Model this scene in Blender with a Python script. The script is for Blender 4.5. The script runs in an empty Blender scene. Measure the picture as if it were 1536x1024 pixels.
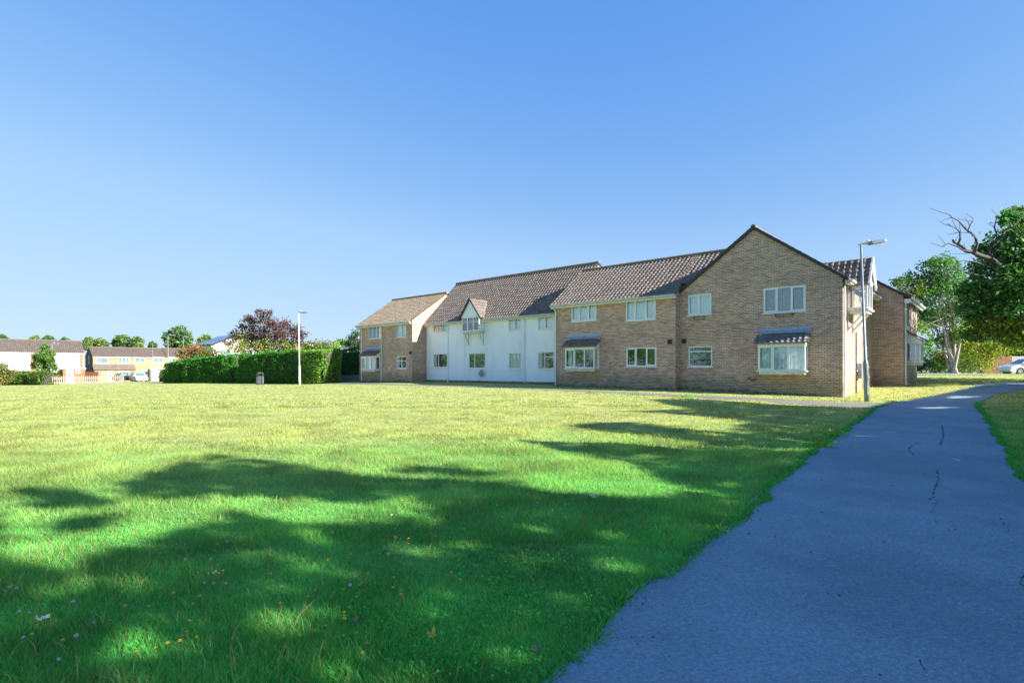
import bpy, math, random
import numpy as np
from mathutils import Vector, Matrix
random.seed(7); rng = np.random.default_rng(11)
scene = bpy.context.scene
col = scene.collection
F, CX, HY, CH = 820.0, 768.0, 553.0, 1.35      # focal length (px of the 1536 wide photo), centre, horizon, eye height
Z3 = Vector((0, 0, 1))

# ------------------------------------------------------------------ terrain
CP = [(0,0,0),(0,3,0),(5,5,0),(-5,5,0),(0,12,.02),(-12,12,0),(8,12,.03),(13.4,20.6,.12),(13.9,23,.15),(8.5,27.7,.28),
      (2.5,32.4,.32),(-6.7,42.4,.33),(-12.9,46.1,.22),(-17.5,45.1,.03),(-43.3,68.8,-.37),(-66,79,-.77),(-75,90,-.95),
      (-79,103,-1.15),(-30,56,-.12),(22,28,.52),(32,40,1.0),(37.6,44,.92),(48,50,.8),(12,8,.05),(20,15,.2),(27,22,.45),
      (-40,30,-.2),(-60,50,-.6),(10,-10,0),(-20,-10,0),(-16.3,50,.13),(0,60,.4),(60,30,.9),(40,5,.4),
      (60,80,1.2),(0,150,.3),(-150,150,-1.2),(150,150,1.2),(-200,0,-1),(200,0,1),(0,-200,0),(-600,800,-1),(600,800,1),(0,1200,0),(-800,-600,0),(800,-600,0)]
_cp = np.array(CP, float)
def _K(r2): return .5*r2*np.log(np.maximum(r2, 1e-9))
_n = len(_cp)
_d2 = ((_cp[:, None, :2]-_cp[None, :, :2])**2).sum(-1)
_A = np.zeros((_n+3, _n+3)); _A[:_n, :_n] = _K(_d2)+np.eye(_n)*.5
_A[:_n, _n] = 1; _A[:_n, _n+1:] = _cp[:, :2]; _A[_n, :_n] = 1; _A[_n+1:, :_n] = _cp[:, :2].T
_w = np.linalg.solve(_A, np.concatenate([_cp[:, 2], [0, 0, 0]]))
def G(x, y):
    x = np.asarray(x, float); y = np.asarray(y, float)
    out = _w[_n]+_w[_n+1]*x+_w[_n+2]*y
    for i in range(_n):
        out = out+_w[i]*_K((x-_cp[i, 0])**2+(y-_cp[i, 1])**2)
    return out
def g(x, y): return float(G(x, y))
def gp(px, py):                                   # where the sight line through a photo pixel meets the ground
    u = (px-CX)/F; v = (HY-py)/F
    lo, hi = .5, 1.0
    while hi < 400 and CH+v*hi > g(u*hi, hi): lo = hi; hi *= 1.06
    for _ in range(30):
        m = (lo+hi)/2
        if CH+v*m > g(u*m, m): lo = m
        else: hi = m
    return Vector((u*hi, hi, g(u*hi, hi)))
def at(px, py, Y): return Vector(((px-CX)/F*Y, Y, CH+(HY-py)/F*Y))
def vnoise(x, y, s, seed=0):                      # smooth value noise for numpy arrays
    x = np.asarray(x)/s; y = np.asarray(y)/s
    xi = np.floor(x).astype(int); yi = np.floor(y).astype(int); fx = x-xi; fy = y-yi
    fx = fx*fx*(3-2*fx); fy = fy*fy*(3-2*fy)
    def h(a, b):
        n = (a*374761393+b*668265263+seed*1442695041) & 0x7fffffff
        n = ((n ^ (n >> 13))*1274126177) & 0x7fffffff
        return ((n ^ (n >> 16)) & 0xffff)/65535.0
    return (h(xi, yi)*(1-fx)+h(xi+1, yi)*fx)*(1-fy)+(h(xi, yi+1)*(1-fx)+h(xi+1, yi+1)*fx)*fy

# ------------------------------------------------------------------ materials
def newmat(name):
    m = bpy.data.materials.new(name); m.use_nodes = True
    nt = m.node_tree; b = nt.nodes['Principled BSDF']
    return m, nt, b
def N(nt, t, **kw):
    n = nt.nodes.new(t)
    for k, v in kw.items():
        if k in n.inputs.keys() if hasattr(n.inputs, 'keys') else False: n.inputs[k].default_value = v
        else: setattr(n, k, v)
    return n
def rgba(c): return (c[0], c[1], c[2], 1)
def noise(nt, scale, detail=4, rough=.6, coord='Object', dist=0):
    tc = nt.nodes.new('ShaderNodeTexCoord'); n = nt.nodes.new('ShaderNodeTexNoise')
    n.inputs['Scale'].default_value = scale; n.inputs['Detail'].default_value = detail
    n.inputs['Roughness'].default_value = rough; n.inputs['Distortion'].default_value = dist
    nt.links.new(tc.outputs[coord], n.inputs['Vector']); return n
def ramp(nt, src, stops):
    r = nt.nodes.new('ShaderNodeValToRGB'); e = r.color_ramp.elements
    e[0].position = stops[0][0]; e[0].color = rgba(stops[0][1])
    e[1].position = stops[-1][0]; e[1].color = rgba(stops[-1][1])
    for p, c in stops[1:-1]:
        k = e.new(p); k.color = rgba(c)
    nt.links.new(src, r.inputs['Fac']); return r
def mix(nt, fac, a, b, mode='MIX'):
    m = nt.nodes.new('ShaderNodeMix'); m.data_type = 'RGBA'; m.blend_type = mode
    if isinstance(fac, (int, float)): m.inputs[0].default_value = fac
    else: nt.links.new(fac, m.inputs[0])
    for i, v in ((6, a), (7, b)):
        if isinstance(v, tuple): m.inputs[i].default_value = rgba(v)
        else: nt.links.new(v, m.inputs[i])
    return m.outputs[2]
def bump(nt, b, h, strength=.3, dist=.01):
    n = nt.nodes.new('ShaderNodeBump'); n.inputs['Strength'].default_value = strength; n.inputs['Distance'].default_value = dist
    nt.links.new(h, n.inputs['Height']); nt.links.new(n.outputs['Normal'], b.inputs['Normal'])
def simple(name, c, rough=.6, metal=0, c2=None, scale=6, bmp=0, spec=.5):
    m, nt, b = newmat(name)
    b.inputs['Roughness'].default_value = rough; b.inputs['Metallic'].default_value = metal
    b.inputs['Specular IOR Level'].default_value = spec
    n = noise(nt, scale)
    c2 = c2 or tuple(v*.82 for v in c)
    r = ramp(nt, n.outputs['Fac'], [(.35, c2), (.62, c)])
    nt.links.new(r.outputs['Color'], b.inputs['Base Color'])
    if bmp: bump(nt, b, n.outputs['Fac'], bmp, .01)
    return m
def brick(name, c1, c2, mortar, dark, bw=.225, rh=.075):
    m, nt, b = newmat(name)
    uv = nt.nodes.new('ShaderNodeUVMap'); uv.uv_map = 'UVMap'
    t = nt.nodes.new('ShaderNodeTexBrick'); t.inputs['Scale'].default_value = 1
    t.inputs['Brick Width'].default_value = bw; t.inputs['Row Height'].default_value = rh
    t.inputs['Mortar Size'].default_value = .0105; t.inputs['Mortar Smooth'].default_value = .2; t.inputs['Bias'].default_value = -.1
    t.inputs['Color1'].default_value = rgba(c1); t.inputs['Color2'].default_value = rgba(c2); t.inputs['Mortar'].default_value = rgba(mortar)
    nt.links.new(uv.outputs[0], t.inputs['Vector'])
    # some darker / purplish bricks: white-noise on the brick cell
    mp = nt.nodes.new('ShaderNodeVectorMath'); mp.operation = 'DIVIDE'; mp.inputs[1].default_value = (bw, rh, 1)
    nt.links.new(uv.outputs[0], mp.inputs[0])
    sx = nt.nodes.new('ShaderNodeSeparateXYZ'); nt.links.new(mp.outputs[0], sx.inputs[0])
    fy = nt.nodes.new('ShaderNodeMath'); fy.operation = 'FLOOR'; nt.links.new(sx.outputs[1], fy.inputs[0])
    md = nt.nodes.new('ShaderNodeMath'); md.operation = 'FLOORED_MODULO'; md.inputs[1].default_value = 2; nt.links.new(fy.outputs[0], md.inputs[0])
    hf = nt.nodes.new('ShaderNodeMath'); hf.operation = 'MULTIPLY_ADD'; hf.inputs[1].default_value = .5
    nt.links.new(md.outputs[0], hf.inputs[0]); nt.links.new(sx.outputs[0], hf.inputs[2])
    fx = nt.nodes.new('ShaderNodeMath'); fx.operation = 'FLOOR'; nt.links.new(hf.outputs[0], fx.inputs[0])
    cb = nt.nodes.new('ShaderNodeCombineXYZ'); nt.links.new(fx.outputs[0], cb.inputs[0]); nt.links.new(fy.outputs[0], cb.inputs[1])
    wn = nt.nodes.new('ShaderNodeTexWhiteNoise'); wn.noise_dimensions = '2D'; nt.links.new(cb.outputs[0], wn.inputs['Vector'])
    r = ramp(nt, wn.outputs['Value'], [(.0, dark), (.16, dark), (.3, (.95, .95, .97)), (.7, (1.05, 1.03, 1)), (1, (1.28, 1.2, 1.06))])
    c = mix(nt, 1.0, t.outputs['Color'], r.outputs['Color'], 'MULTIPLY')
    cc = mix(nt, t.outputs['Fac'], c, mortar)
    n = noise(nt, .55, 3); r2 = ramp(nt, n.outputs['Fac'], [(.3, (.86, .84, .83)), (.65, (1.05, 1.04, 1.03))])
    c3 = mix(nt, 1.0, cc, r2.outputs['Color'], 'MULTIPLY')
    n4 = noise(nt, 30, 3); r4 = ramp(nt, n4.outputs['Fac'], [(.3, (.85, .85, .85)), (.7, (1.1, 1.1, 1.1))])
    c4 = mix(nt, 1.0, c3, r4.outputs['Color'], 'MULTIPLY')
    sy = nt.nodes.new('ShaderNodeSeparateXYZ'); nt.links.new(uv.outputs[0], sy.inputs[0]); n5 = noise(nt, 1.6, 4)      # damp, algae-stained lowest courses
    dm = nt.nodes.new('ShaderNodeMath'); dm.operation = 'MULTIPLY_ADD'; dm.inputs[1].default_value = -1.5; nt.links.new(n5.outputs['Fac'], dm.inputs[0]); nt.links.new(sy.outputs[1], dm.inputs[2])
    r5 = ramp(nt, dm.outputs[0], [(.0, (.74, .80, .72)), (.35, (1, 1, 1))]); c4 = mix(nt, 1.0, c4, r5.outputs['Color'], 'MULTIPLY')
    nt.links.new(c4, b.inputs['Base Color']); b.inputs['Roughness'].default_value = .9
    b.inputs['Specular IOR Level'].default_value = .2
    inv = nt.nodes.new('ShaderNodeMath'); inv.operation = 'SUBTRACT'; inv.inputs[0].default_value = 1; nt.links.new(t.outputs['Fac'], inv.inputs[1])
    bump(nt, b, inv.outputs[0], .5, .006)
    return m
def leafmat(name, rough=.55, trans=.35):
    m, nt, b = newmat(name)
    a = nt.nodes.new('ShaderNodeAttribute'); a.attribute_name = 'col'
    nt.links.new(a.outputs['Color'], b.inputs['Base Color']); b.inputs['Roughness'].default_value = rough
    b.inputs['Specular IOR Level'].default_value = .25
    t = nt.nodes.new('ShaderNodeBsdfTranslucent')
    h = nt.nodes.new('ShaderNodeMix'); h.data_type = 'RGBA'; h.blend_type = 'MULTIPLY'; h.inputs[0].default_value = 1
    h.inputs[7].default_value = (1.25, 1.15, .6, 1); nt.links.new(a.outputs['Color'], h.inputs[6]); nt.links.new(h.outputs[2], t.inputs['Color'])
    ms = nt.nodes.new('ShaderNodeMixShader'); ms.inputs[0].default_value = trans
    nt.links.new(b.outputs[0], ms.inputs[1]); nt.links.new(t.outputs[0], ms.inputs[2])
    nt.links.new(ms.outputs[0], nt.nodes['Material Output'].inputs['Surface'])
    return m
M = {}
M['buff'] = brick('buff_brick', (.67, .475, .375), (.53, .39, .32), (.24, .185, .155), (.78, .73, .77))
M['red_brick'] = brick('red_brick', (.42, .16, .085), (.34, .13, .08), (.34, .24, .18), (.8, .75, .75))
M['orange_brick'] = brick('orange_brick', (.46, .27, .155), (.39, .24, .15), (.36, .28, .2), (.85, .8, .75))
M['patch_brick'] = simple('new_red_brick', (.38, .08, .06), .9, scale=20)
def render_white():
    m, nt, b = newmat('white_render')
    n = noise(nt, .8, 5); r = ramp(nt, n.outputs['Fac'], [(.3, (.80, .85, .93)), (.65, (.88, .92, .98))])
    tc = nt.nodes.new('ShaderNodeTexCoord'); mp = nt.nodes.new('ShaderNodeMapping'); mp.inputs['Scale'].default_value = (1.1, 1.1, .12)
    nt.links.new(tc.outputs['Object'], mp.inputs[0]); n2 = nt.nodes.new('ShaderNodeTexNoise'); n2.inputs['Scale'].default_value = 1; n2.inputs['Detail'].default_value = 4
    nt.links.new(mp.outputs[0], n2.inputs['Vector']); r2 = ramp(nt, n2.outputs['Fac'], [(.28, (.87, .89, .88)), (.5, (1, 1, 1))])
    c = mix(nt, 1.0, r.outputs['Color'], r2.outputs['Color'], 'MULTIPLY')
    nt.links.new(c, b.inputs['Base Color']); b.inputs['Roughness'].default_value = .85
    n3 = noise(nt, 60, 3); bump(nt, b, n3.outputs['Fac'], .25, .01); return m
M['render'] = render_white()
def tiles(name, c1, c2, lichen, amt=.6):
    m, nt, b = newmat(name)
    n = noise(nt, 3.2, 6, .7); r = ramp(nt, n.outputs['Fac'], [(.3, c2), (.6, c1)])
    uv = nt.nodes.new('ShaderNodeUVMap'); uv.uv_map = 'UVMap'
    fl = nt.nodes.new('ShaderNodeVectorMath'); fl.operation = 'FLOOR'; nt.links.new(uv.outputs[0], fl.inputs[0])
    wn = nt.nodes.new('ShaderNodeTexWhiteNoise'); wn.noise_dimensions = '2D'; nt.links.new(fl.outputs[0], wn.inputs['Vector'])
    r3 = ramp(nt, wn.outputs['Value'], [(0, (.82, .8, .8)), (.5, (.97, .97, .97)), (1, (1.14, 1.1, 1.06))])
    c = mix(nt, 1.0, r.outputs['Color'], r3.outputs['Color'], 'MULTIPLY')
    n2 = noise(nt, 9, 6, .75); r2 = ramp(nt, n2.outputs['Fac'], [(amt, (0, 0, 0)), (amt+.1, (1, 1, 1))])
    c = mix(nt, r2.outputs['Color'], c, lichen)
    nt.links.new(c, b.inputs['Base Color']); b.inputs['Roughness'].default_value = .85; b.inputs['Specular IOR Level'].default_value = .25
    bump(nt, b, n2.outputs['Fac'], .4, .01)
    return m
M['tile'] = tiles('brown_concrete_tiles', (.205, .175, .158), (.128, .109, .098), (.38, .34, .30), .6)
M['tile_old'] = tiles('weathered_tan_tiles', (.235, .195, .15), (.16, .132, .105), (.42, .36, .24), .55)
M['tile_grey'] = tiles('grey_brown_tiles', (.15, .125, .11), (.10, .085, .08), (.28, .26, .2), .62)
M['tile_bay'] = tiles('grey_bay_tiles', (.21, .20, .205), (.12, .12, .13), (.4, .38, .36), .6)
M['lead'] = simple('lead_flashing', (.34, .42, .52), .55, .2, (.24, .31, .40), 8, .3)
M['upvc'] = simple('white_upvc', (.82, .84, .85), .35, 0, (.74, .76, .77), 4)
M['wood_white'] = simple('painted_white_timber', (.72, .74, .74), .6, 0, (.5, .52, .52), 7, .1)
M['gutter'] = simple('grey_white_gutter', (.55, .56, .52), .5, 0, (.36, .38, .34), 5)
M['soffit'] = simple('white_fascia', (.70, .69, .64), .5, 0, (.56, .55, .5), 3)
M['verge'] = simple('dark_verge_mortar', (.045, .055, .065), .8, 0, (.03, .035, .045), 12)
M['black'] = simple('black_iron', (.03, .025, .025), .6, .2, (.05, .03, .02), 30)
M['grey_plastic'] = simple('dark_grey_plastic', (.06, .07, .075), .5, 0, None, 12)
M['door_white'] = simple('white_door', (.8, .8, .8), .45)
M['room'] = simple('dark_room', (.05, .05, .05), .9)
M['concrete'] = simple('concrete_edging', (.30, .28, .25), .9, 0, (.18, .17, .16), 25, .4)
M['galv'] = simple('galvanised_steel', (.27, .30, .33), .5, .3, (.19, .22, .25), 9)
M['lamp_head'] = simple('grey_lamp_head', (.15, .18, .21), .45, .2, None, 9)
M['diffuser'] = simple('lamp_diffuser', (.7, .72, .74), .2)
M['timber'] = simple('weathered_timber', (.38, .33, .27), .85, 0, (.22, .19, .16), 14, .3)
M['timber_red'] = simple('red_brown_timber', (.22, .085, .06), .8, 0, (.14, .055, .04), 12, .3)
M['timber_grey'] = simple('silver_grey_timber', (.30, .29, .29), .8, 0, (.19, .185, .19), 12, .3)
M['timber_dark'] = simple('dark_timber', (.05, .045, .04), .85, 0, None, 12)
M['bark_pale'] = simple('pale_bark', (.50, .44, .38), .85, 0, (.22, .19, .16), 14, .5)
M['bark'] = simple('brown_bark', (.13, .105, .085), .9, 0, (.06, .05, .042), 18, .6)
M['bark_dead'] = simple('dead_grey_bark', (.095, .09, .09), .9, 0, (.05, .047, .047), 18, .6)
M['leaf'] = leafmat('leaves')
M['grassblade'] = leafmat('grass_blades', .6, .55)
M['white_paint'] = simple('white_car_paint', (.75, .77, .78), .2, 0, (.72, .74, .76), 2)
M['silver_paint'] = simple('silver_car_paint', (.62, .66, .72), .22, .2, (.58, .62, .69), 2)
M['black_paint'] = simple('black_car_paint', (.02, .022, .025), .2, 0, (.02, .02, .022), 2)
M['tyre'] = simple('tyre_rubber', (.02, .02, .02), .8)
M['rim'] = simple('alloy_rim', (.45, .46, .48), .3, .8)
M['lens'] = simple('headlight_lens', (.6, .65, .7), .1)
M['red_lens'] = simple('red_lens', (.4, .02, .02), .2)
M['solar'] = simple('solar_panel', (.10, .16, .30), .25, 0, (.07, .12, .24), 3)
M['dish'] = simple('grey_dish', (.33, .33, .32), .6)
M['dark_cladding'] = simple('dark_gable_cladding', (.075, .05, .05), .9)
def glassmat(name, tint, lo):
    m, nt, b = newmat(name)
    gl = nt.nodes.new('ShaderNodeBsdfGlossy'); gl.inputs['Roughness'].default_value = .015; gl.inputs['Color'].default_value = (.92, .97, 1, 1)
    tr = nt.nodes.new('ShaderNodeBsdfTransparent'); tr.inputs['Color'].default_value = rgba(tint)
    fr = nt.nodes.new('ShaderNodeFresnel'); fr.inputs['IOR'].default_value = 1.6
    ad = nt.nodes.new('ShaderNodeMath'); ad.operation = 'ADD'; ad.use_clamp = True; ad.inputs[1].default_value = lo
    n = noise(nt, 1.3, 1)
    nt.links.new(fr.outputs[0], ad.inputs[0])
    bp = nt.nodes.new('ShaderNodeBump'); bp.inputs['Strength'].default_value = .05; bp.inputs['Distance'].default_value = .02
    nt.links.new(n.outputs['Fac'], bp.inputs['Height']); nt.links.new(bp.outputs['Normal'], gl.inputs['Normal'])
    ms = nt.nodes.new('ShaderNodeMixShader'); nt.links.new(ad.outputs[0], ms.inputs[0])
    nt.links.new(tr.outputs[0], ms.inputs[1]); nt.links.new(gl.outputs[0], ms.inputs[2])
    nt.links.new(ms.outputs[0], nt.nodes['Material Output'].inputs['Surface']); return m
M['glass'] = glassmat('window_glass', (.95, .98, .99), .15)
def darkglass():
    m, nt, b = newmat('far_glass'); b.inputs['Base Color'].default_value = (.12, .2, .22, 1)
    b.inputs['Roughness'].default_value = .08; b.inputs['Specular IOR Level'].default_value = .9
    return m
M['farglass'] = darkglass()
M['net'] = simple('pale_net_curtain', (.86, .95, .97), .9, 0, (.74, .86, .90), 5)
M['blind'] = simple('green_grey_blind', (.30, .38, .34), .9, 0, (.22, .29, .27), 5)
M['curtain_dk'] = simple('brown_curtain', (.22, .17, .14), .9)
M['peach'] = simple('peach_curtain', (.7, .5, .36), .9)

def asphalt():
    m, nt, b = newmat('worn_asphalt')
    n1 = noise(nt, 1.1, 5, .6); r1 = ramp(nt, n1.outputs['Fac'], [(.3, (.19, .29, .35)), (.7, (.245, .355, .42))])
    n2 = noise(nt, 160, 2, .8); r2 = ramp(nt, n2.outputs['Fac'], [(.3, (.62, .62, .62)), (.5, (.97, .97, .97)), (.66, (1.2, 1.2, 1.2)), (.76, (2.4, 2.4, 2.3))])
    c = mix(nt, 1.0, r1.outputs['Color'], r2.outputs['Color'], 'MULTIPLY')
    n2b = noise(nt, 45, 3, .7); r2b = ramp(nt, n2b.outputs['Fac'], [(.3, (.75, .75, .75)), (.7, (1.2, 1.2, 1.2))])
    c = mix(nt, 1.0, c, r2b.outputs['Color'], 'MULTIPLY')
    n3 = noise(nt, 22, 2); r3 = ramp(nt, n3.outputs['Fac'], [(.74, (0, 0, 0)), (.765, (1, 1, 1))])
    c = mix(nt, r3.outputs['Color'], c, (.42, .48, .52))
    # dark stains
    n5 = noise(nt, .45, 4); r5 = ramp(nt, n5.outputs['Fac'], [(.35, (.82, .82, .82)), (.6, (1, 1, 1))])
    c = mix(nt, 1.0, c, r5.outputs['Color'], 'MULTIPLY')
    nt.links.new(c, b.inputs['Base Color']); b.inputs['Roughness'].default_value = .85; b.inputs['Specular IOR Level'].default_value = .3
    bump(nt, b, n2.outputs['Fac'], .5, .004); return m
M['asphalt'] = asphalt()
M['crack'] = simple('crack_shadow', (.018, .018, .02), 1)
M['worn_path'] = simple('worn_pale_tarmac', (.22, .21, .20), .9, 0, (.15, .145, .145), 9, .3)
def lawn():
    m, nt, b = newmat('lawn_turf')
    tc = nt.nodes.new('ShaderNodeTexCoord')
    # colour runs from lush (near the path and camera) to dry and yellow out in the open field
    sp = nt.nodes.new('ShaderNodeSeparateXYZ'); nt.links.new(tc.outputs['Object'], sp.inputs[0])
    dry = nt.nodes.new('ShaderNodeMapRange'); dry.inputs['From Min'].default_value = 3; dry.inputs['From Max'].default_value = 13
    cmb = nt.nodes.new('ShaderNodeMath'); cmb.operation = 'MULTIPLY_ADD'; cmb.inputs[1].default_value = -.35
    nt.links.new(sp.outputs[0], cmb.inputs[0]); nt.links.new(sp.outputs[1], cmb.inputs[2]); nt.links.new(cmb.outputs[0], dry.inputs['Value'])
    n1 = noise(nt, .35, 5, .65); n2 = noise(nt, 6, 6, .75)
    lush = ramp(nt, n2.outputs['Fac'], [(.3, (.09, .31, .07)), (.6, (.14, .46, .11))])
    dryc = ramp(nt, n2.outputs['Fac'], [(.25, (.27, .32, .11)), (.5, (.40, .43, .17)), (.72, (.53, .50, .25))])
    ad = nt.nodes.new('ShaderNodeMath'); ad.operation = 'ADD'; ad.use_clamp = True
    sb = nt.nodes.new('ShaderNodeMath'); sb.operation = 'MULTIPLY_ADD'; sb.inputs[1].default_value = .8; sb.inputs[2].default_value = -.4
    nt.links.new(n1.outputs['Fac'], sb.inputs[0]); nt.links.new(dry.outputs[0], ad.inputs[0]); nt.links.new(sb.outputs[0], ad.inputs[1])
    c = mix(nt, ad.outputs[0], lush.outputs['Color'], dryc.outputs['Color'])
    n3 = noise(nt, 1.4, 4, .6); r3 = ramp(nt, n3.outputs['Fac'], [(.3, (.78, .86, .8)), (.62, (1.08, 1.04, 1.0))])
    c = mix(nt, 1.0, c, r3.outputs['Color'], 'MULTIPLY')
    nt.links.new(c, b.inputs['Base Color']); b.inputs['Roughness'].default_value = .95; b.inputs['Specular IOR Level'].default_value = .05
    n4 = noise(nt, 14, 5, .8); bump(nt, b, n4.outputs['Fac'], .8, .05); return m
M['lawn'] = lawn()

# ------------------------------------------------------------------ objects
OFF = {}
def tag(o, label=None, cat=None, group=None, kind=None):
    if label: o['label'] = label
    if cat: o['category'] = cat
    if group: o['group'] = group
    if kind: o['kind'] = kind
    return o
def empty(name, loc, rz, label, cat, group=None, off=None):
    o = bpy.data.objects.new(name, None); o.empty_display_size = .3; col.objects.link(o)
    o.location = loc; o.rotation_euler = (0, 0, rz); tag(o, label, cat, group)
    OFF[o.name] = Vector(off) if off is not None else Vector((0, 0, 0))
    return o
class MB:
    def __init__(s): s.v = []; s.f = []; s.uv = []; s.m = []; s.mi = 0
    def face(s, pts, uv=None):
        i = len(s.v); s.v += [tuple(p) for p in pts]; s.f.append(tuple(range(i, i+len(pts))))
        s.uv += (uv if uv else [(0, 0)]*len(pts)); s.m.append(s.mi)
    def box(s, a, b, T=None):
        x0, y0, z0 = a; x1, y1, z1 = b
        P = [(x0,y0,z0),(x1,y0,z0),(x1,y1,z0),(x0,y1,z0),(x0,y0,z1),(x1,y0,z1),(x1,y1,z1),(x0,y1,z1)]
        if T: P = [T(*p) for p in P]
        for q in ((0,3,2,1),(4,5,6,7),(0,1,5,4),(1,2,6,5),(2,3,7,6),(3,0,4,7)):
            s.face([P[k] for k in q], [((P[k][0]+P[k][1])*1., P[k][2]) for k in q])
    def prism(s, poly, h0, h1, T):                     # polygon (a,b) extruded along third coordinate
        A = [T(a, b, h0) for a, b in poly]; B = [T(a, b, h1) for a, b in poly]; n = len(poly)
        s.face(A[::-1]); s.face(B)
        for i in range(n): s.face([A[i], A[(i+1) % n], B[(i+1) % n], B[i]])
    def tube(s, pts, rads, sides=8, cap=True):
        pts = [Vector(p) for p in pts]; rings = []
        for i, p in enumerate(pts):
            d = (pts[min(i+1, len(pts)-1)]-pts[max(i-1, 0)])
            if d.length < 1e-6: d = Vector((0, 0, 1))
            d.normalize(); a = d.orthogonal().normalized() if abs(d.z) < .95 else Vector((1, 0, 0))
            a = (a-d*a.dot(d)).normalized(); b = d.cross(a); r = rads[i] if hasattr(rads, '__len__') else rads
            base = len(s.v)
            for k in range(sides):
                t = 2*math.pi*k/sides; s.v.append(tuple(p+a*math.cos(t)*r+b*math.sin(t)*r))
            rings.append(base)
        for i in range(len(rings)-1):
            for k in range(sides):
                k2 = (k+1) % sides
                s.f.append((rings[i]+k, rings[i]+k2, rings[i+1]+k2, rings[i+1]+k)); s.uv += [(0, 0)]*4; s.m.append(s.mi)
        if cap:
            for rr, rev in ((rings[0], True), (rings[-1], False)):
                q = [rr+k for k in range(sides)]; s.f.append(tuple(q[::-1] if rev else q)); s.uv += [(0, 0)]*sides; s.m.append(s.mi)
    def lathe(s, c, prof, sides=16):
        base = len(s.v)
        for r, z in prof:
            for k in range(sides):
                t = 2*math.pi*k/sides; s.v.append((c[0]+r*math.cos(t), c[1]+r*math.sin(t), c[2]+z))
        for i in range(len(prof)-1):
            for k in range(sides):
                k2 = (k+1) % sides; a = base+i*sides; b = a+sides
                s.f.append((a+k, a+k2, b+k2, b+k)); s.uv += [(0, 0)]*4; s.m.append(s.mi)
    def build(s, name, mat, parent=None, smooth=False, loc=None):
        off = OFF[parent.name] if parent else Vector(loc or (0, 0, 0))
        me = bpy.data.meshes.new(name)
        me.from_pydata([(v[0]-off[0], v[1]-off[1], v[2]-off[2]) for v in s.v], [], s.f)
        uvl = me.uv_layers.new(name='UVMap'); uvl.data.foreach_set('uv', np.array(s.uv, 'f').ravel())
        for k in (mat if isinstance(mat, (list, tuple)) else [mat]): me.materials.append(M[k] if isinstance(k, str) else k)
        if any(s.m): me.polygons.foreach_set('material_index', s.m)
        if smooth: me.polygons.foreach_set('use_smooth', [True]*len(me.polygons))
        me.update(); o = bpy.data.objects.new(name, me); col.objects.link(o)
        if parent: o.parent = parent
        else: o.location = off
        OFF[o.name] = off
        return o
def npmesh(name, V, Fc, k, mat, parent=None, loc=None, colors=None):
    off = OFF[parent.name] if parent else Vector(loc or (0, 0, 0))
    V = np.asarray(V, 'f')-np.array(off, 'f'); n = len(Fc)
    me = bpy.data.meshes.new(name); me.vertices.add(len(V)); me.vertices.foreach_set('co', V.ravel())
    me.loops.add(n*k); me.loops.foreach_set('vertex_index', np.asarray(Fc, 'i').ravel())
    me.polygons.add(n); me.polygons.foreach_set('loop_start', np.arange(0, n*k, k, dtype='i'))
    me.update(calc_edges=True)
    if colors is not None:
        ca = me.color_attributes.new('col', 'FLOAT_COLOR', 'POINT')
        c4 = np.ones((len(V), 4), 'f'); c4[:, :3] = colors; ca.data.foreach_set('color', c4.ravel())
    me.materials.append(M[mat] if isinstance(mat, str) else mat)
    o = bpy.data.objects.new(name, me); col.objects.link(o)
    if parent: o.parent = parent
    else: o.location = off
    OFF[o.name] = off
    return o
def leafgeo(C, size, colr, jit=.25, flat=0.):
    n = len(C); a = rng.normal(size=(n, 3)); a[:, 2] *= (1-flat); a /= np.linalg.norm(a, axis=1)[:, None]
    r = rng.normal(size=(n, 3)); r[:, 2] *= (1-flat); b = np.cross(a, r); b /= np.linalg.norm(b, axis=1)[:, None]
    s = (size*(.65+.7*rng.random(n)))[:, None]
    V = np.stack([C-a*s*.5, C+b*s*.3, C+a*s*.5, C-b*s*.3], 1).reshape(-1, 3)
    Fc = np.arange(4*n).reshape(-1, 4)
    c = np.asarray(colr, float); c = np.broadcast_to(c, (n, 3))*(1+jit*rng.normal(size=(n, 1))).clip(.4, 1.8)
    c = c*(1+.08*rng.normal(size=(n, 3)))
    return V, Fc, np.repeat(c.clip(.003, .9), 4, axis=0)

# ------------------------------------------------------------------ ground
def axis(lo, hi, d, far, gr=1.18):
    a = list(np.arange(lo, hi+1e-6, d)); s = d; x = hi; out = []
    while x < far: s *= gr; x += s; out.append(x)
    s = d; x = lo; neg = []
    while x > -far: s *= gr; x -= s; neg.append(x)
    return np.array(neg[::-1]+a+out)
xs = axis(-60, 60, 1.0, 1800); ys = axis(-12, 110, 1.0, 1800)
XX, YY = np.meshgrid(xs, ys); ZZ = G(XX, YY)
rr = np.hypot(XX, YY); ZZ = np.where(rr > 500, ZZ*np.clip((1500-rr)/1000, 0, 1), ZZ)
V = np.stack([XX, YY, ZZ], -1).reshape(-1, 3); nx = len(xs); ny = len(ys)
ii = (np.arange(ny-1)[:, None]*nx+np.arange(nx-1)[None, :]).ravel()
ground = npmesh('ground', V, np.stack([ii, ii+1, ii+nx+1, ii+nx], 1), 4, 'lawn'); ground['kind'] = 'structure'
ground.data.polygons.foreach_set('use_smooth', [True]*len(ground.data.polygons))

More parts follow.
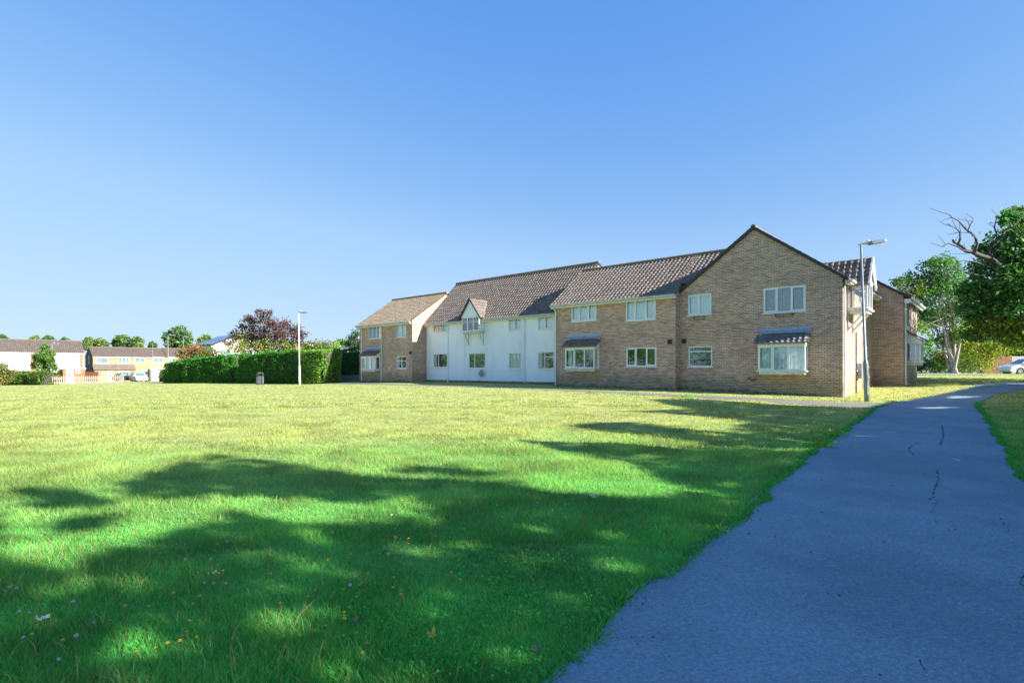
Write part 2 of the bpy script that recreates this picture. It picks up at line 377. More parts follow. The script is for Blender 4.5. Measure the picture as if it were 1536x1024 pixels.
def resample(pts, d):
    out = [pts[0]]
    for a, b in zip(pts[:-1], pts[1:]):
        L = ((b[0]-a[0])**2+(b[1]-a[1])**2)**.5; n = max(1, int(L/d))
        for i in range(1, n+1): out.append((a[0]+(b[0]-a[0])*i/n, a[1]+(b[1]-a[1])*i/n))
    return out
def strip(L, R, dz, cross=6):
    V = []; Fc = []
    for a, b in zip(L, R):
        for k in range(cross+1):
            t = k/cross; x = a[0]+(b[0]-a[0])*t; y = a[1]+(b[1]-a[1])*t
            V.append((x, y, g(x, y)+dz))
    c = cross+1
    for i in range(len(L)-1):
        for k in range(cross): j = i*c+k; Fc.append((j, j+1, j+c+1, j+c))
    return V, Fc
def even(pts, n):
    pts = [np.array(p[:2]) for p in pts]; d = [0]
    for a, b in zip(pts[:-1], pts[1:]): d.append(d[-1]+np.linalg.norm(b-a))
    P = np.array(pts); t = np.linspace(0, d[-1], n)
    return list(zip(np.interp(t, d, P[:, 0]), np.interp(t, d, P[:, 1])))
PL = [(.55,-4),(.0,1.2)][:1]
Lpx = [(820,1024),(880,965),(960,890),(1035,828),(1100,788),(1200,692),(1262,650),(1312,613)]
Lw = [gp(*p) for p in Lpx]; d0 = (Lw[1]-Lw[0]).normalized()
Lw = [Lw[0]-d0*7]+Lw
Lfar = [gp(1345,604), gp(1400,594), gp(1440,585), gp(1478,575)]
Rpx = [(1536,718),(1508,668),(1484,632),(1466,608)]
Rw = [gp(*p) for p in Rpx]; d1 = (Lw[3]-Lw[2]).normalized()
nrm = Vector((d1.y, -d1.x, 0))
Rnear = [Lw[0]+nrm*2.55, Lw[1]+nrm*2.5, Lw[3]+nrm*2.45]
Rw = Rnear+Rw
Rfar = [gp(1474,601), gp(1492,593), gp(1536,584)]
Lfull = Lw+Lfar+[Lfar[-1]+Vector((12, 1.5, 0)), Lfar[-1]+Vector((30, 2, 0))]
Rfull = Rw+Rfar+[Rfar[-1]+Vector((8, -1, 0)), Rfar[-1]+Vector((24, -2, 0))]
def tri_strip(A, B, n=90): return even(A, n), even(B, n)
# the two edges sampled section by section so that cross lines stay square
La = even(Lw, 60)+even([Lw[-1]]+Lfar, 20)[1:]+even(Lfull[-3:], 14)[1:]
Ra = even(Rw, 60)+even([Rw[-1]]+Rfar, 20)[1:]+even(Rfull[-3:], 14)[1:]
jag = lambda P, s: [(p[0]+.035*math.sin(i*2.3+s)+random.uniform(-.03, .03), p[1]+random.uniform(-.03, .03)) for i, p in enumerate(P)]
La = jag(La, 0); Ra = jag(Ra, 2)
V, Fc = strip(La, Ra, .018)
o = npmesh('footpath', V, Fc, 4, 'asphalt'); o['kind'] = 'structure'
BL = [gp(*p) for p in [(1318,612),(1269,610.5),(1183,605.5),(1133,601),(1034,596),(960,592)]]
BU = [gp(*p) for p in [(1345,604),(1257,604),(1190,599.8),(1133,596.3),(1034,592.3),(960,589)]]
def extend(edge, pts): return edge+[gp(*p) for p in pts]
BL = extend(BL, [(900,588.8),(800,584),(700,580.3),(600,577.6),(500,576)])
BU = extend(BU, [(900,586.2),(800,582),(700,578.6),(600,576),(500,574.4)])
BLs, BUs = even(BL, 70), even(BU, 70)
V, Fc = strip(BLs, BUs, .012, 3)
o = npmesh('side_path', V, Fc, 4, 'worn_path'); o['kind'] = 'structure'
poly_path = np.array(La+Ra[::-1]); poly_side = np.array(BLs+BUs[::-1])
def inpoly(px, py, P):
    c = np.zeros(len(px), bool); n = len(P); j = n-1
    for i in range(n):
        xi, yi = P[i]; xj, yj = P[j]
        if yi != yj:
            t = ((yi > py) != (yj > py)) & (px < (xj-xi)*(py-yi)/(yj-yi)+xi); c ^= t
        j = i
    return c
# parking court beyond the bend, behind the lawn
def flat(name, pts, dz, mat):
    mb = MB(); mb.face([(p[0], p[1], g(p[0], p[1])+dz) for p in pts]); o = mb.build(name, mat); o['kind'] = 'structure'; return o
q = [gp(1378,563), gp(1478,565.5), Lfar[-1]]
def gridroad(name, A, B, dz, n=40, c=8):
    V, Fc = strip(even(A, n), even(B, n), dz, c); o = npmesh(name, V, Fc, 4, 'asphalt'); o['kind'] = 'structure'
gridroad('parking_court', [at(1370,0,37).xy, at(1478,0,36.5).xy, at(1560,0,38).xy, at(1700,0,40).xy], [at(1370,0,43).xy, at(1478,0,42).xy, at(1560,0,43).xy, at(1700,0,46).xy], .022)
gridroad('close_road', [(-130,66.),(-90,80.),(-60,77),(-42,73)], [(-130,71.),(-90,84.),(-60,81.5),(-41,77)], .02, 60, 3)
# cracks in the tarmac: thin jagged strips lying on the surface
def crack(pxs, w=.006):
    mb = MB(); P = [gp(*p) for p in pxs]; pts = []
    for a, b in zip(P[:-1], P[1:]):
        n = max(2, int((b-a).length/.05)); 
        for i in range(n): pts.append(a.lerp(b, i/n)+Vector((random.uniform(-.018, .018), random.uniform(-.018, .018), 0)))
    pts.append(P[-1]); run = True
    for i, (a, b) in enumerate(zip(pts[:-1], pts[1:])):
        if random.random() < .2: continue
        d = (b-a); 
        if d.length < 1e-4: continue
        n = Vector((d.y, -d.x, 0)).normalized()*w*random.uniform(.1, .7)
        q = [a-n, a+n, b+n*.8, b-n*.8]
        mb.face([(v.x, v.y, g(v.x, v.y)+.0225) for v in q])
    return mb
cb = MB()
for pl, w in [([(1404,706),(1409,722),(1401,740),(1396,752)], .012), ([(1413,640),(1416,655),(1410,668)], .02), ([(1393,640),(1402,634),(1412,630)], .015),
           ([(1382,664),(1370,668),(1362,676),(1374,686)], .015), ([(1490,772),(1502,784),(1512,800)], .006), ([(1508,795),(1516,790)], .006),
           ([(1536,860),(1530,875),(1536,890)], .006), ([(1382,998),(1388,1012)], .003), ([(1410,752),(1402,762)], .006), ([(1440,600),(1425,606),(1470,612)], .015),
           ([(1400,760),(1398,775),(1405,790)], .004), ([(1405,606),(1380,604),(1345,606)], .01)]:
    m_ = crack(pl, w); b0 = len(cb.v); cb.v += m_.v; cb.f += [tuple(i+b0 for i in f) for f in m_.f]; cb.uv += m_.uv; cb.m += m_.m
o = cb.build('tarmac_cracks', 'crack'); o['kind'] = 'structure'
# timber / concrete edging that shows where the turf has pulled back
mb = MB()
for (a, b) in [((1037,826),(1100,789)), ((940,905),(985,868)), ((1118,768),(1160,728))]:
    A, B = gp(*a), gp(*b); n = int((B-A).length/.12)+1; d = (B-A).normalized(); s = Vector((d.y, -d.x, 0))*.010
    for i in range(n):
        p = A.lerp(B, i/n)-s*2; q_ = A.lerp(B, (i+.97)/n)-s*2
        pts = [p-s, p+s, q_+s, q_-s]; z0 = g(p.x, p.y)
        mb.face([(v.x, v.y, z0+.024) for v in pts]); mb.face([(pts[1].x, pts[1].y, z0-.05), (pts[2].x, pts[2].y, z0-.05), (pts[2].x, pts[2].y, z0+.024), (pts[1].x, pts[1].y, z0+.024)])
        mb.face([(pts[0].x, pts[0].y, z0-.05), (pts[3].x, pts[3].y, z0-.05), (pts[3].x, pts[3].y, z0+.024), (pts[0].x, pts[0].y, z0+.024)])
o = mb.build('path_edging', 'concrete'); o['kind'] = 'structure'

# ------------------------------------------------------------------ building frame
class Frame:
    def __init__(s, O, U):
        s.O = Vector((O[0], O[1])); s.U = Vector(U).normalized(); s.N = Vector((-s.U.y, s.U.x)); s.ang = math.atan2(s.U.y, s.U.x)
    def w(s, x, y): return s.O+s.U*x+s.N*y
    def xof(s, px, y):                                # local x on the line y=const seen at pixel column px
        u = (px-CX)/F; P = s.w(0, y); return (u*P.y-P.x)/(s.U.x-u*s.U.y)
    def yof(s, px, x):
        u = (px-CX)/F; P = s.w(x, 0); return (u*P.y-P.x)/(s.N.x-u*s.N.y)
    def z(s, py, x, y): return CH+(HY-py)*s.w(x, y).y/F
    def g(s, x, y): p = s.w(x, y); return g(p.x, p.y)
def front(y0):                                        # (u right, w up, d outward) -> local
    return lambda u, w, d: Vector((u, y0-d, w))
def right(x0): return lambda u, w, d: Vector((x0+d, u, w))
def left(x0): return lambda u, w, d: Vector((x0-d, -u, w))
def back(y0): return lambda u, w, d: Vector((-u, y0+d, w))
def wall(mb, T, u0, u1, w0, w1, holes=(), apex=None, reveal=.12):
    us = sorted(set([u0, u1]+[h[0] for h in holes]+[h[1] for h in holes])); ws = sorted(set([w0, w1]+[h[2] for h in holes]+[h[3] for h in holes]))
    for a, b in zip(us[:-1], us[1:]):
        for c, d in zip(ws[:-1], ws[1:]):
            mu, mw = (a+b)/2, (c+d)/2
            if any(h[0] < mu < h[1] and h[2] < mw < h[3] for h in holes): continue
            mb.face([T(a, c, 0), T(b, c, 0), T(b, d, 0), T(a, d, 0)], [(a, c), (b, c), (b, d), (a, d)])
    if apex: mb.face([T(u0, w1, 0), T(u1, w1, 0), T(apex[0], apex[1], 0)], [(u0, w1), (u1, w1), apex])
    for h in holes:
        a, b, c, d = h[:4]; r = -reveal
        for p, q in (((a, c), (b, c)), ((b, c), (b, d)), ((b, d), (a, d)), ((a, d), (a, c))):
            mb.face([T(p[0], p[1], 0), T(q[0], q[1], 0), T(q[0], q[1], r), T(p[0], p[1], r)], [(p[0], p[1]), (q[0], q[1]), (q[0]+.1, q[1]+.1), (p[0]+.1, p[1]+.1)])
def curtain(parent, T, a, b, c, d, dep, mat, amp=.02):
    mb = MB(); n = max(6, int((b-a)/.05)); prev = None
    for i in range(n+1):
        u = a+(b-a)*i/n; k = dep+amp*math.sin(i*1.9)+amp*.5*math.sin(i*.7)
        cur = (T(u, c, k), T(u, d, k))
        if prev: mb.face([prev[0], cur[0], cur[1], prev[1]])
        prev = cur
    return mb.build('curtain' if mat != 'blind' else 'blind', mat, parent, True)
def bars(mb, T, a, b, c, d, mull, trans, fw=.055, d0=-.09, d1=-.02):
    B = lambda x0, x1, y0, y1, e0=d0, e1=d1: mb.box((x0, y0, e0), (x1, y1, e1), T)
    B(a, a+fw, c, d); B(b-fw, b, c, d); B(a+fw, b-fw, c, c+fw); B(a+fw, b-fw, d-fw, d)
    xs_ = [a+fw]+[a+(b-a)*m for m in mull]+[b-fw]
    for m in xs_[1:-1]: B(m-fw*.5, m+fw*.5, c+fw, d-fw)
    for i in range(len(xs_)-1):
        l = xs_[i]+(fw*.5 if i else 0); r = xs_[i+1]-(fw*.5 if i < len(xs_)-2 else 0)
        # casement sash, a touch proud of the fixed frame
        if i in trans.get('sash', []):
            s = .04; e1 = d1+.015
            B(l, l+s, c+fw, d-fw, d1+.001, e1); B(r-s, r, c+fw, d-fw, d1+.001, e1); B(l+s, r-s, c+fw, c+fw+s, d1+.001, e1); B(l+s, r-s, d-fw-s, d-fw, d1+.001, e1)
        for t in trans.get(i, []):
            y = c+(d-c)*t; B(l, r, y-fw*.45, y+fw*.45)
def window(root, T, a, b, c, d, mull=(), trans={}, cur='net', label=None, sill=True, glass='glass', mat='upvc', fw=.055):
    mb = MB(); bars(mb, T, a, b, c, d, mull, trans, fw)
    w = mb.build('window', mat, root)
    if label: w['label'] = label
    p = MB(); p.face([T(a+fw*.5, c+fw*.5, -.06), T(b-fw*.5, c+fw*.5, -.06), T(b-fw*.5, d-fw*.5, -.06), T(a+fw*.5, d-fw*.5, -.06)])
    p.build('pane', glass, w)
    if sill:
        s = MB(); s.box((a-.05, c-.045, -.1), (b+.05, c-.002, .05), T); s.build('sill', mat, w)
    if cur == 'net': curtain(w, T, a+.02, b-.02, c, d, -.12, 'net', .012)
    elif cur == 'peach': curtain(w, T, a+.02, a+(b-a)*.6, c, d, -.2, 'peach'); curtain(w, T, a+(b-a)*.62, b-.02, c, d, -.12, 'net', .012)
    elif cur == 'blind': curtain(w, T, a+.02, b-.02, c+(d-c)*.35, d, -.2, 'blind', .004)
    elif cur == 'fullblind': curtain(w, T, a+.02, b-.02, c, d, -.2, 'blind', .01)
    elif cur == 'sides':
        k = (b-a)*.18; curtain(w, T, a+.02, a+k, c, d, -.12, 'net', .012); curtain(w, T, b-k, b-.02, c, d, -.2, 'curtain_dk')
    return w
def roofplane(mb, P0, U, S, L, H, tw=.24, ch=.27, amp=.032, sub=6, th=.03):
    """tiled slope: P0 lower-left corner, U unit along the eave, S unit up the slope"""
    U = Vector(U).normalized(); S = Vector(S).normalized(); n = U.cross(S).normalized()
    if n.z < 0: n = -n
    nw = max(1, round(L/tw)); tw = L/nw; nc = max(1, round(H/ch)); ch = H/nc
    def prof(t):
        t = t % 1; return amp*(math.sin(math.pi*t/.45) if t < .45 else -.35*math.sin(math.pi*(t-.45)/.55))
    N_ = nw*sub; base = len(mb.v)
    for j in range(nc):
        for (tt, off) in ((0, th), (1, 0)):
            for i in range(N_+1):
                u = L*i/N_; v = ch*(j+tt)
                wob = .004*math.sin(i*12.9898//sub+j*78.233)
                mb.v.append(tuple(Vector(P0)+U*u+S*v+n*(prof(u/tw)+off+wob)))
    W = N_+1
    for j in range(nc):
        r0 = base+j*2*W; r1 = r0+W
        for i in range(N_):
            mb.f.append((r0+i, r0+i+1, r1+i+1, r1+i)); c = i//sub
            mb.uv += [(c+.2, j+.2), (c+.8, j+.2), (c+.8, j+.8), (c+.2, j+.8)]; mb.m.append(mb.mi)
            if j: 
                p = r0-W
                mb.f.append((p+i, p+i+1, r0+i+1, r0+i)); mb.uv += [(c+.5, j+.5)]*4; mb.m.append(mb.mi)
    # underside and lower edge so that the slope has thickness
    q = [Vector(P0)-n*.05, Vector(P0)+U*L-n*.05, Vector(P0)+U*L+S*H-n*.05, Vector(P0)+S*H-n*.05]
    mb.face(q)
    for i in range(N_):
        a = mb.v[base+i]; b = mb.v[base+i+1]; 
        mb.face([Vector(P0)+U*(L*i/N_)-n*.05, Vector(P0)+U*(L*(i+1)/N_)-n*.05, b, a], [(.5, .5)]*4)
def ridge(root, A, B, r=.11, mat='tile'):
    A = Vector(A); B = Vector(B); n = max(1, int((B-A).length/.45)); mb = MB(); d = (B-A)/n
    for i in range(n): mb.tube([A+d*i, A+d*(i+.97)], [r, r*.93], 10)
    return mb.build('ridge_tiles', mat, root)
def pipe(root, pts, r=.035, mat='upvc', name='downpipe'):
    mb = MB(); mb.tube(pts, r, 8); p0, p1 = Vector(pts[0]), Vector(pts[-1])
    for t in (.25, .6, .9):
        c = Vector(pts[-2]).lerp(Vector(pts[-1]), t); mb.tube([c-Vector((0, 0, .03)), c+Vector((0, 0, .03))], r*1.25, 8)
    return mb.build(name, mat, root)
FR = Frame((13.91, 23.0), (.7493, -.6622))
EAVE = 5.22
def broot(name, x, y, label, cat='house', fr=FR, group=None):
    p = fr.w(x, y); z = g(p.x, p.y)
    return empty(name, (p.x, p.y, z), fr.ang, label, cat, group, off=(x, y, z))
def px_rect(x0, x1, l, r, y, fr=FR):                   # photo rectangle on the wall plane y -> (u0,u1,w0,w1)
    a, b = fr.xof(x0, y), fr.xof(x1, y)
    top = (fr.z(l[0], a, y)+fr.z(r[0], b, y))/2; bot = (fr.z(l[1], a, y)+fr.z(r[1], b, y))/2
    return a, b, bot, top
def gutter(root, x0, x1, y, z, mat='gutter'):
    mb = MB(); mb.box((x0, y-.02, z-.2), (x1, y+.03, z-.02)); m = mb.build('fascia', 'soffit', root)
    g2 = MB(); g2.tube([(x0, y-.09, z-.05), (x1, y-.09, z-.05)], .06, 8); g2.build('gutter', mat, root)
def house_block(root, x0, x1, y0, depth, eave, rise, holes, mat, tile, hl=(), hr=(), oh=.3, side=.12, fr=FR, tilew=.24, wn=True):
    """two-storey block with its ridge parallel to the front; returns the ridge height"""
    zb = min(fr.g(x0, y0), fr.g(x1, y0))-.5; w = MB()
    wall(w, front(y0), x0, x1, zb, eave, holes)
    wall(w, back(y0+depth), -x1, -x0, zb, eave)
    wall(w, right(x1), y0, y0+depth, zb, eave, hr, (y0+depth/2, eave+rise))
    wall(w, left(x0), -(y0+depth), -y0, zb, eave, hl, (-(y0+depth/2), eave+rise))
    wl = w.build('wall', mat, root)
    m = MB(); pitch = math.atan2(rise, depth/2); ohz = oh*math.tan(pitch); sl = (depth/2+oh)/math.cos(pitch)
    roofplane(m, (x0-side, y0-oh, eave-ohz+.06), (1, 0, 0), (0, math.cos(pitch), math.sin(pitch)), x1-x0+2*side, sl, tilew)
    roofplane(m, (x1+side, y0+depth+oh, eave-ohz+.06), (-1, 0, 0), (0, -math.cos(pitch), math.sin(pitch)), x1-x0+2*side, sl, tilew, sub=4)
    m.build('roof', tile, root)
    ridge(root, (x0-side, y0+depth/2, eave+rise+.08), (x1+side, y0+depth/2, eave+rise+.08), mat=tile)
    gutter(root, x0-side, x1+side, y0-oh+.05, eave-ohz+.05)
    s = MB(); s.box((x0-side, y0-oh+.08, eave-ohz-.13), (x1+side, y0-.003, eave-ohz-.11)); s.build('soffit', 'soffit', root)
    return eave+rise
def verges(root, x, y0, y1, ym, eave, top, w=.05, mat='upvc', oh=.3):
    mb = MB(); dz = (top-eave)/(ym-y0)*oh
    for ya, yb in ((y0-oh, ym), (y1+oh, ym)):
        P = [(x, ya, eave-dz-.16), (x, yb, top-.14), (x, yb, top+.05), (x, ya, eave-dz+.03)]
        Q = [(p[0]+w, p[1], p[2]) for p in P]
        mb.face(P); mb.face(Q)
        for i in range(4): mb.face([P[i], P[(i+1) % 4], Q[(i+1) % 4], Q[i]])
    return mb.build('bargeboard', mat, root)
def bay(root, T, a, b, c, d, k, n=3, roof_h=.55, tile='tile', cur='net', label=None, scal=True, over=.16):
    """square bay: a..b wide, c..d high, projecting k from the wall plane of T"""
    fw = .06; mb = MB(); Tf = lambda u, w, e: T(u, w, k+e)
    bars(mb, Tf, a, b, c, d, [(i+1)/n for i in range(n-1)], {'sash': [0]}, fw, -.07, 0)
    for u0 in (a, b-.07):
        for (e0, e1) in ((.0, .07),):
            mb.box((u0, c, e0), (u0+.07, d, e1), T)
        mb.box((u0, c, .07), (u0+.07, c+.06, k-.07), T); mb.box((u0, d-.06, .07), (u0+.07, d, k-.07), T)
    mb.box((a-.02, d, -.0), (b+.02, d+.12, k+.02), T)      # head board
    w = mb.build('bay_window', 'upvc', root)
    if label: w['label'] = label
    p = MB(); p.face([Tf(a+.03, c+.03, -.035), Tf(b-.03, c+.03, -.035), Tf(b-.03, d-.03, -.035), Tf(a+.03, d-.03, -.035)])
    for u0 in (a+.035, b-.035): p.face([T(u0, c+.03, .03), T(u0, c+.03, k-.06), T(u0, d-.03, k-.06), T(u0, d-.03, .03)])
    p.build('pane', 'glass', w)
    s = MB(); s.box((a-.07, c-.06, 0), (b+.07, c-.001, k+.07), T); s.box((a+.03, c-.17, 0), (b-.03, c-.0605, k-.03), T)
    for f in (.1, .5, .9): s.box((a+(b-a)*f-.03, c-.2, .0), (a+(b-a)*f+.03, c-.171, k+.0), T)
    s.build('sill', 'wood_white', w)
    if cur: curtain(w, T, a+.1, b-.1, c+.02, d-.02, k-.2, cur, .02)
    if cur is None:
        curtain(w, T, a+.1, a+.35, c+.02, d-.02, k-.2, 'net'); curtain(w, T, b-.4, b-.1, c+.02, d-.02, k-.2, 'curtain_dk')
    r = MB(); P0 = T(a-over, d+.1, k+.17); P1 = T(b+over, d+.1, k+.17); U = P1-P0; Sv = T(0, roof_h*.97, 0)-T(0, 0, k+.17)
    roofplane(r, P0, U, Sv, U.length, Sv.length*.8, .22, .26, .03, 6, .03)
    r.mi = 0; r.build('bay_roof', tile, w)
    l = MB(); t0 = .78; q0 = T(a-over+.05, d+.1+roof_h*t0, (k+.17)*(1-t0)+.0); 
    A = [T(a-over+.08, d+.115+roof_h*t0+.05, (k+.17)*(1-t0)+.02), T(b+over-.02, d+.115+roof_h*t0+.05, (k+.17)*(1-t0)+.02), T(b+over-.02, d+.12+roof_h+.08, .012), T(a-over+.08, d+.12+roof_h+.08, .012)]
    l.face(A); l.face([A[3], A[2], T(b+over-.02, d+.12+roof_h+.2, .01), T(a-over+.08, d+.12+roof_h+.2, .01)]); l.build('lead_flashing', 'lead', w)
    for u0 in (a, b-.05):
        ck = MB(); ck.prism([(d+.121, 0.), (d+.121, k), (d+.1+roof_h*.95, 0.)], u0, u0+.05, lambda ww, dd, u: T(u, ww, dd)); ck.build('cheek', 'upvc', w)
    return w

# --- near gabled block
NP = 0.0; xl = FR.xof(1020, NP); xr = 0.0; ridge_x = (xl+xr)/2; NR = 7.86; ND = 7.7
near = broot('brick_house', xr, NP, 'buff brick gable-fronted block nearest the path, tiled bay window low on its right half', 'house')
wA = px_rect(1031.9, 1066.9, (442.7, 472.7), (439.9, 470.8), NP); wB = px_rect(1144.8, 1208.8, (432.5, 470), (427.1, 465.9), NP)
wC = px_rect(1032.7, 1068.2, (519.5, 549.6), (518.7, 549.6), NP)
k = .5; bD = (FR.xof(1137, -k), FR.xof(1207.5, -k), FR.z(555.5, -3, -k), FR.z(518, -2.6, -k))
hD = (bD[0]+.1, bD[1]-.1, bD[2]+.02, bD[3]-.02)
w = MB(); zb = -.4
wall(w, front(NP), xl, xr, zb, EAVE, [wA, wB, wC, hD], (ridge_x, NR))
# right-hand side wall in the sun
side_holes = []
def zr(py, y, x=0): return FR.z(py, x, y)
ywin = [(2.9, 3.9, zr(555, 3.4), zr(516, 3.4)), (5.2, 6.2, zr(550, 5.6), zr(519, 5.6)), (1.0, 2.1, 3.98, 5.02)]
wall(w, right(xr), NP, NP+ND, zb, EAVE, ywin)
wall(w, left(xl), -(NP+ND), -NP, zb, EAVE); wall(w, back(NP+ND+6), -xr, -xl, zb, EAVE, (), (-ridge_x, NR))
w.build('wall', 'buff', near)
def gable_roof(root, x0, x1, xm, eave, top, y0, y1, tile, ohs=.25, fo=.1, drop=.06):
    m = MB()
    for (xa, sgn) in ((x0, 1), (x1, -1)):
        run = abs(xm-xa)+ohs; pitch = math.atan2(top-eave, abs(xm-xa)); zz = eave-ohs*math.tan(pitch)+drop; sl = run/math.cos(pitch)
        if sgn > 0: roofplane(m, (xa-ohs, y1, zz), (0, -1, 0), (math.cos(pitch), 0, math.sin(pitch)), y1-y0+fo, sl)
        else: roofplane(m, (xa+ohs, y0-fo, zz), (0, 1, 0), (-math.cos(pitch), 0, math.sin(pitch)), y1-y0+fo, sl)
    m.build('roof', tile, root); ridge(root, (xm, y0-fo, top+.07), (xm, y1, top+.07), mat=tile)
gable_roof(near, xl, xr, ridge_x, EAVE, NR, NP, NP+ND+6, 'tile')
v = MB()                                                     # dark verge along the two gable slopes
for xa in (xl-.22, xr+.22):
    pitch = (NR-EAVE)/(ridge_x-xl); za = EAVE-.22*pitch; n = 13
    for i in range(n):
        t0, t1 = i/n, (i+1)/n; X0 = xa+(ridge_x-xa)*t0; X1 = xa+(ridge_x-xa)*t1; Z0 = za+(NR-za)*t0; Z1 = za+(NR-za)*t1
        v.prism([(X0, Z0-.04), (X1, Z1-.06), (X1, Z1+.105), (X0, Z0+.125)], -.12, -.015, lambda a, b, c: Vector((a, NP+c, b)))
v.build('verge', 'verge', near)
window(near, front(NP), *wA, mull=[.48], trans={'sash': [0]}, label='white upper window left of the gable centre')
window(near, front(NP), *wB, mull=[.333, .667], trans={'sash': [0, 2]}, cur='fullblind', label='wide three-light upper window of the gable')
window(near, front(NP), *wC, trans={0: [.74]}, cur='blind', label='lower window with a narrow top light')
bay(near, front(NP), *bD, k, 3, .5, 'tile_bay', 'net')
for i, h in enumerate(ywin[:2]): window(near, right(xr), *h, mull=[.5], cur='net')
def basket(root, T, a, b, w):
    mb = MB()
    for dz in (0, -.14):
        r = .18 if dz == 0 else .1; sh = 0 if dz == 0 else .06
        pts = [T(a+sh, w+dz, .01)]+[T((a+b)/2+((a-b)/2+sh)*math.cos(t), w+dz, .01+r*math.sin(t)) for t in [math.pi*i/8 for i in range(9)]]+[T(b-sh, w+dz, .01)]
        mb.tube(pts, .009, 5)
    for i in range(9):
        t = math.pi*i/8; mb.tube([T((a+b)/2+(a-b)/2*math.cos(t), w, .01+.18*math.sin(t)), T((a+b)/2+((a-b)/2+.06)*math.cos(t), w-.14, .01+.1*math.sin(t))], .008, 5)
    return mb.build('basket_holder', 'black', root)
for (x0, x1, py) in ((1039.5, 1058, 475.5), (1162.5, 1191, 470.8)):
    a, b = FR.xof(x0, NP), FR.xof(x1, NP); basket(near, front(NP), a, b, FR.z(py, (a+b)/2, NP))
def vent(root, T, u, w, s=.11, mat='black'):
    mb = MB(); mb.box((u-s, w-s, 0), (u+s, w+s, .05), T)
    for i in range(4): mb.box((u-s*.85, w-s*.8+i*s*.42, .05), (u+s*.85, w-s*.8+i*s*.42+.02, .065), T)
    return mb.build('air_vent', mat, root)
u = FR.xof(1026, NP); vent(near, front(NP), u, FR.z(511.5, u, NP))
m = MB(); u = FR.xof(1129, NP); z0 = FR.z(572, u, NP)
for (du, dz) in ((-.12, .16), (0, .08), (.12, .08), (.02, 0), (-.14, .08)): m.box((u+du-.1, z0+dz, -.002), (u+du+.1, z0+dz+.062, .004), front(NP))
m.build('repaired_bricks', 'patch_brick', near)
pipe(near, [(xr+.18, -.02, 5.05), (xr+.06, .09, 4.8), (xr+.07, .09, .1)], .04)
gb = MB(); gb.box((xr+.1, -.05, 4.92), (xr+.3, ND, 5.08)); gb.build('fascia', 'soffit', near)
g2 = MB(); g2.tube([(xr+.34, -.1, 5.03), (xr+.34, ND-.1, 5.03)], .06, 8); g2.build('gutter', 'upvc', near)
# glazed oriel with its own tiled gable on the sunny side wall
def oriel(root, T, a, b, c, d, k, apex, n=2, roof_back=2.2, tile='tile', open_=False):
    mb = MB(); Tf = lambda u, w, e: T(u, w, k+e)
    bars(mb, Tf, a, b, c, d, [(i+1)/n for i in range(n-1)], {}, .06, -.07, 0)
    for u0 in (a, b-.07):
        mb.box((u0, c, 0), (u0+.07, d, .07), T); mb.box((u0, c, .07), (u0+.07, c+.07, k-.07), T); mb.box((u0, d-.07, .07), (u0+.07, d, k-.07), T)
    mb.box((a-.03, d, 0), (b+.03, d+.1, k+.03), T)
    w = mb.build('oriel_window', 'upvc', root)
    p = MB(); p.face([Tf(a+.03, c+.03, -.035), Tf(b-.03, c+.03, -.035), Tf(b-.03, d-.03, -.035), Tf(a+.03, d-.03, -.035)])
    for u0 in (a+.035, b-.035): p.face([T(u0, c+.03, .03), T(u0, c+.03, k-.06), T(u0, d-.03, k-.06), T(u0, d-.03, .03)])
    p.build('pane', 'glass', w)
    s = MB(); s.box((a-.06, c-.07, 0), (b+.06, c-.001, k+.06), T); s.box((a, c-.17, 0), (b, c-.071, k-.04), T)
    s.build('sill', 'wood_white', w)
    for u0 in (a+.08, b-.14):
        br = MB()
        br.prism([(c-.171, k-.1), (c-.171, k-.2), (c-.85, 0.), (c-.95, 0.), (c-.95, .01)], u0, u0+.06, lambda ww, dd, uu: T(uu, ww, dd))
        br.box((u0, c-1.0, 0.0), (u0+.06, c-.171, .05), T)
        br.build('bracket', 'wood_white', w)
    mid = (a+b)/2; gf = MB(); e = d+.1
    gf.prism([(a-.03, e), (b+.03, e), (mid, apex)], k-.02, k+.0, T); gf.build('gable', 'render', w)
    r = MB(); ho = .17; pitch = math.atan2(apex-e, (b-a)/2+.03)
    for sg in (-1, 1):
        ue = (a-.03-ho) if sg < 0 else (b+.03+ho); ze = e-ho*math.tan(pitch)+.03
        P0 = T(ue, ze, k+.1); P1 = T(ue, ze, k+.1-roof_back); top = T(mid, apex+.05, k+.1)
        U = (P1-P0); S = (top-P0)
        if sg > 0: roofplane(r, P0, U, S, U.length, S.length)
        else: roofplane(r, P0, U, S, U.length, S.length)
    r.build('oriel_roof', tile, w)
    vg = MB()
    for sg in (-1, 1):
        ue = (a-.03-ho) if sg < 0 else (b+.03+ho); ze = e-ho*math.tan(pitch)
        vg.prism([(ue, ze-.07), (mid, apex-.05), (mid, apex+.1), (ue, ze+.08)], k+.06, k+.14, T)
    vg.build('bargeboard', 'verge' if not open_ else 'upvc', w)
    return w
oriel(near, right(xr), .9, 2.2, 3.92, 5.02, .75, 6.1, 2, 3.4, open_=True)
mtr = MB(); mtr.box((3.1+.0, .9, 0), (3.55, 1.6, .2), right(xr)); mtr.build('meter_box', 'galv', near)
pipe(near, [(xr+.08, 4.6, 3.4), (xr+.08, 4.6, .2)], .05, 'wood_white', 'soil_pipe'); pipe(near, [(xr+.08, 2.5, 3.0), (xr+.08, 2.5, .2)], .03, 'black', 'cable_duct')

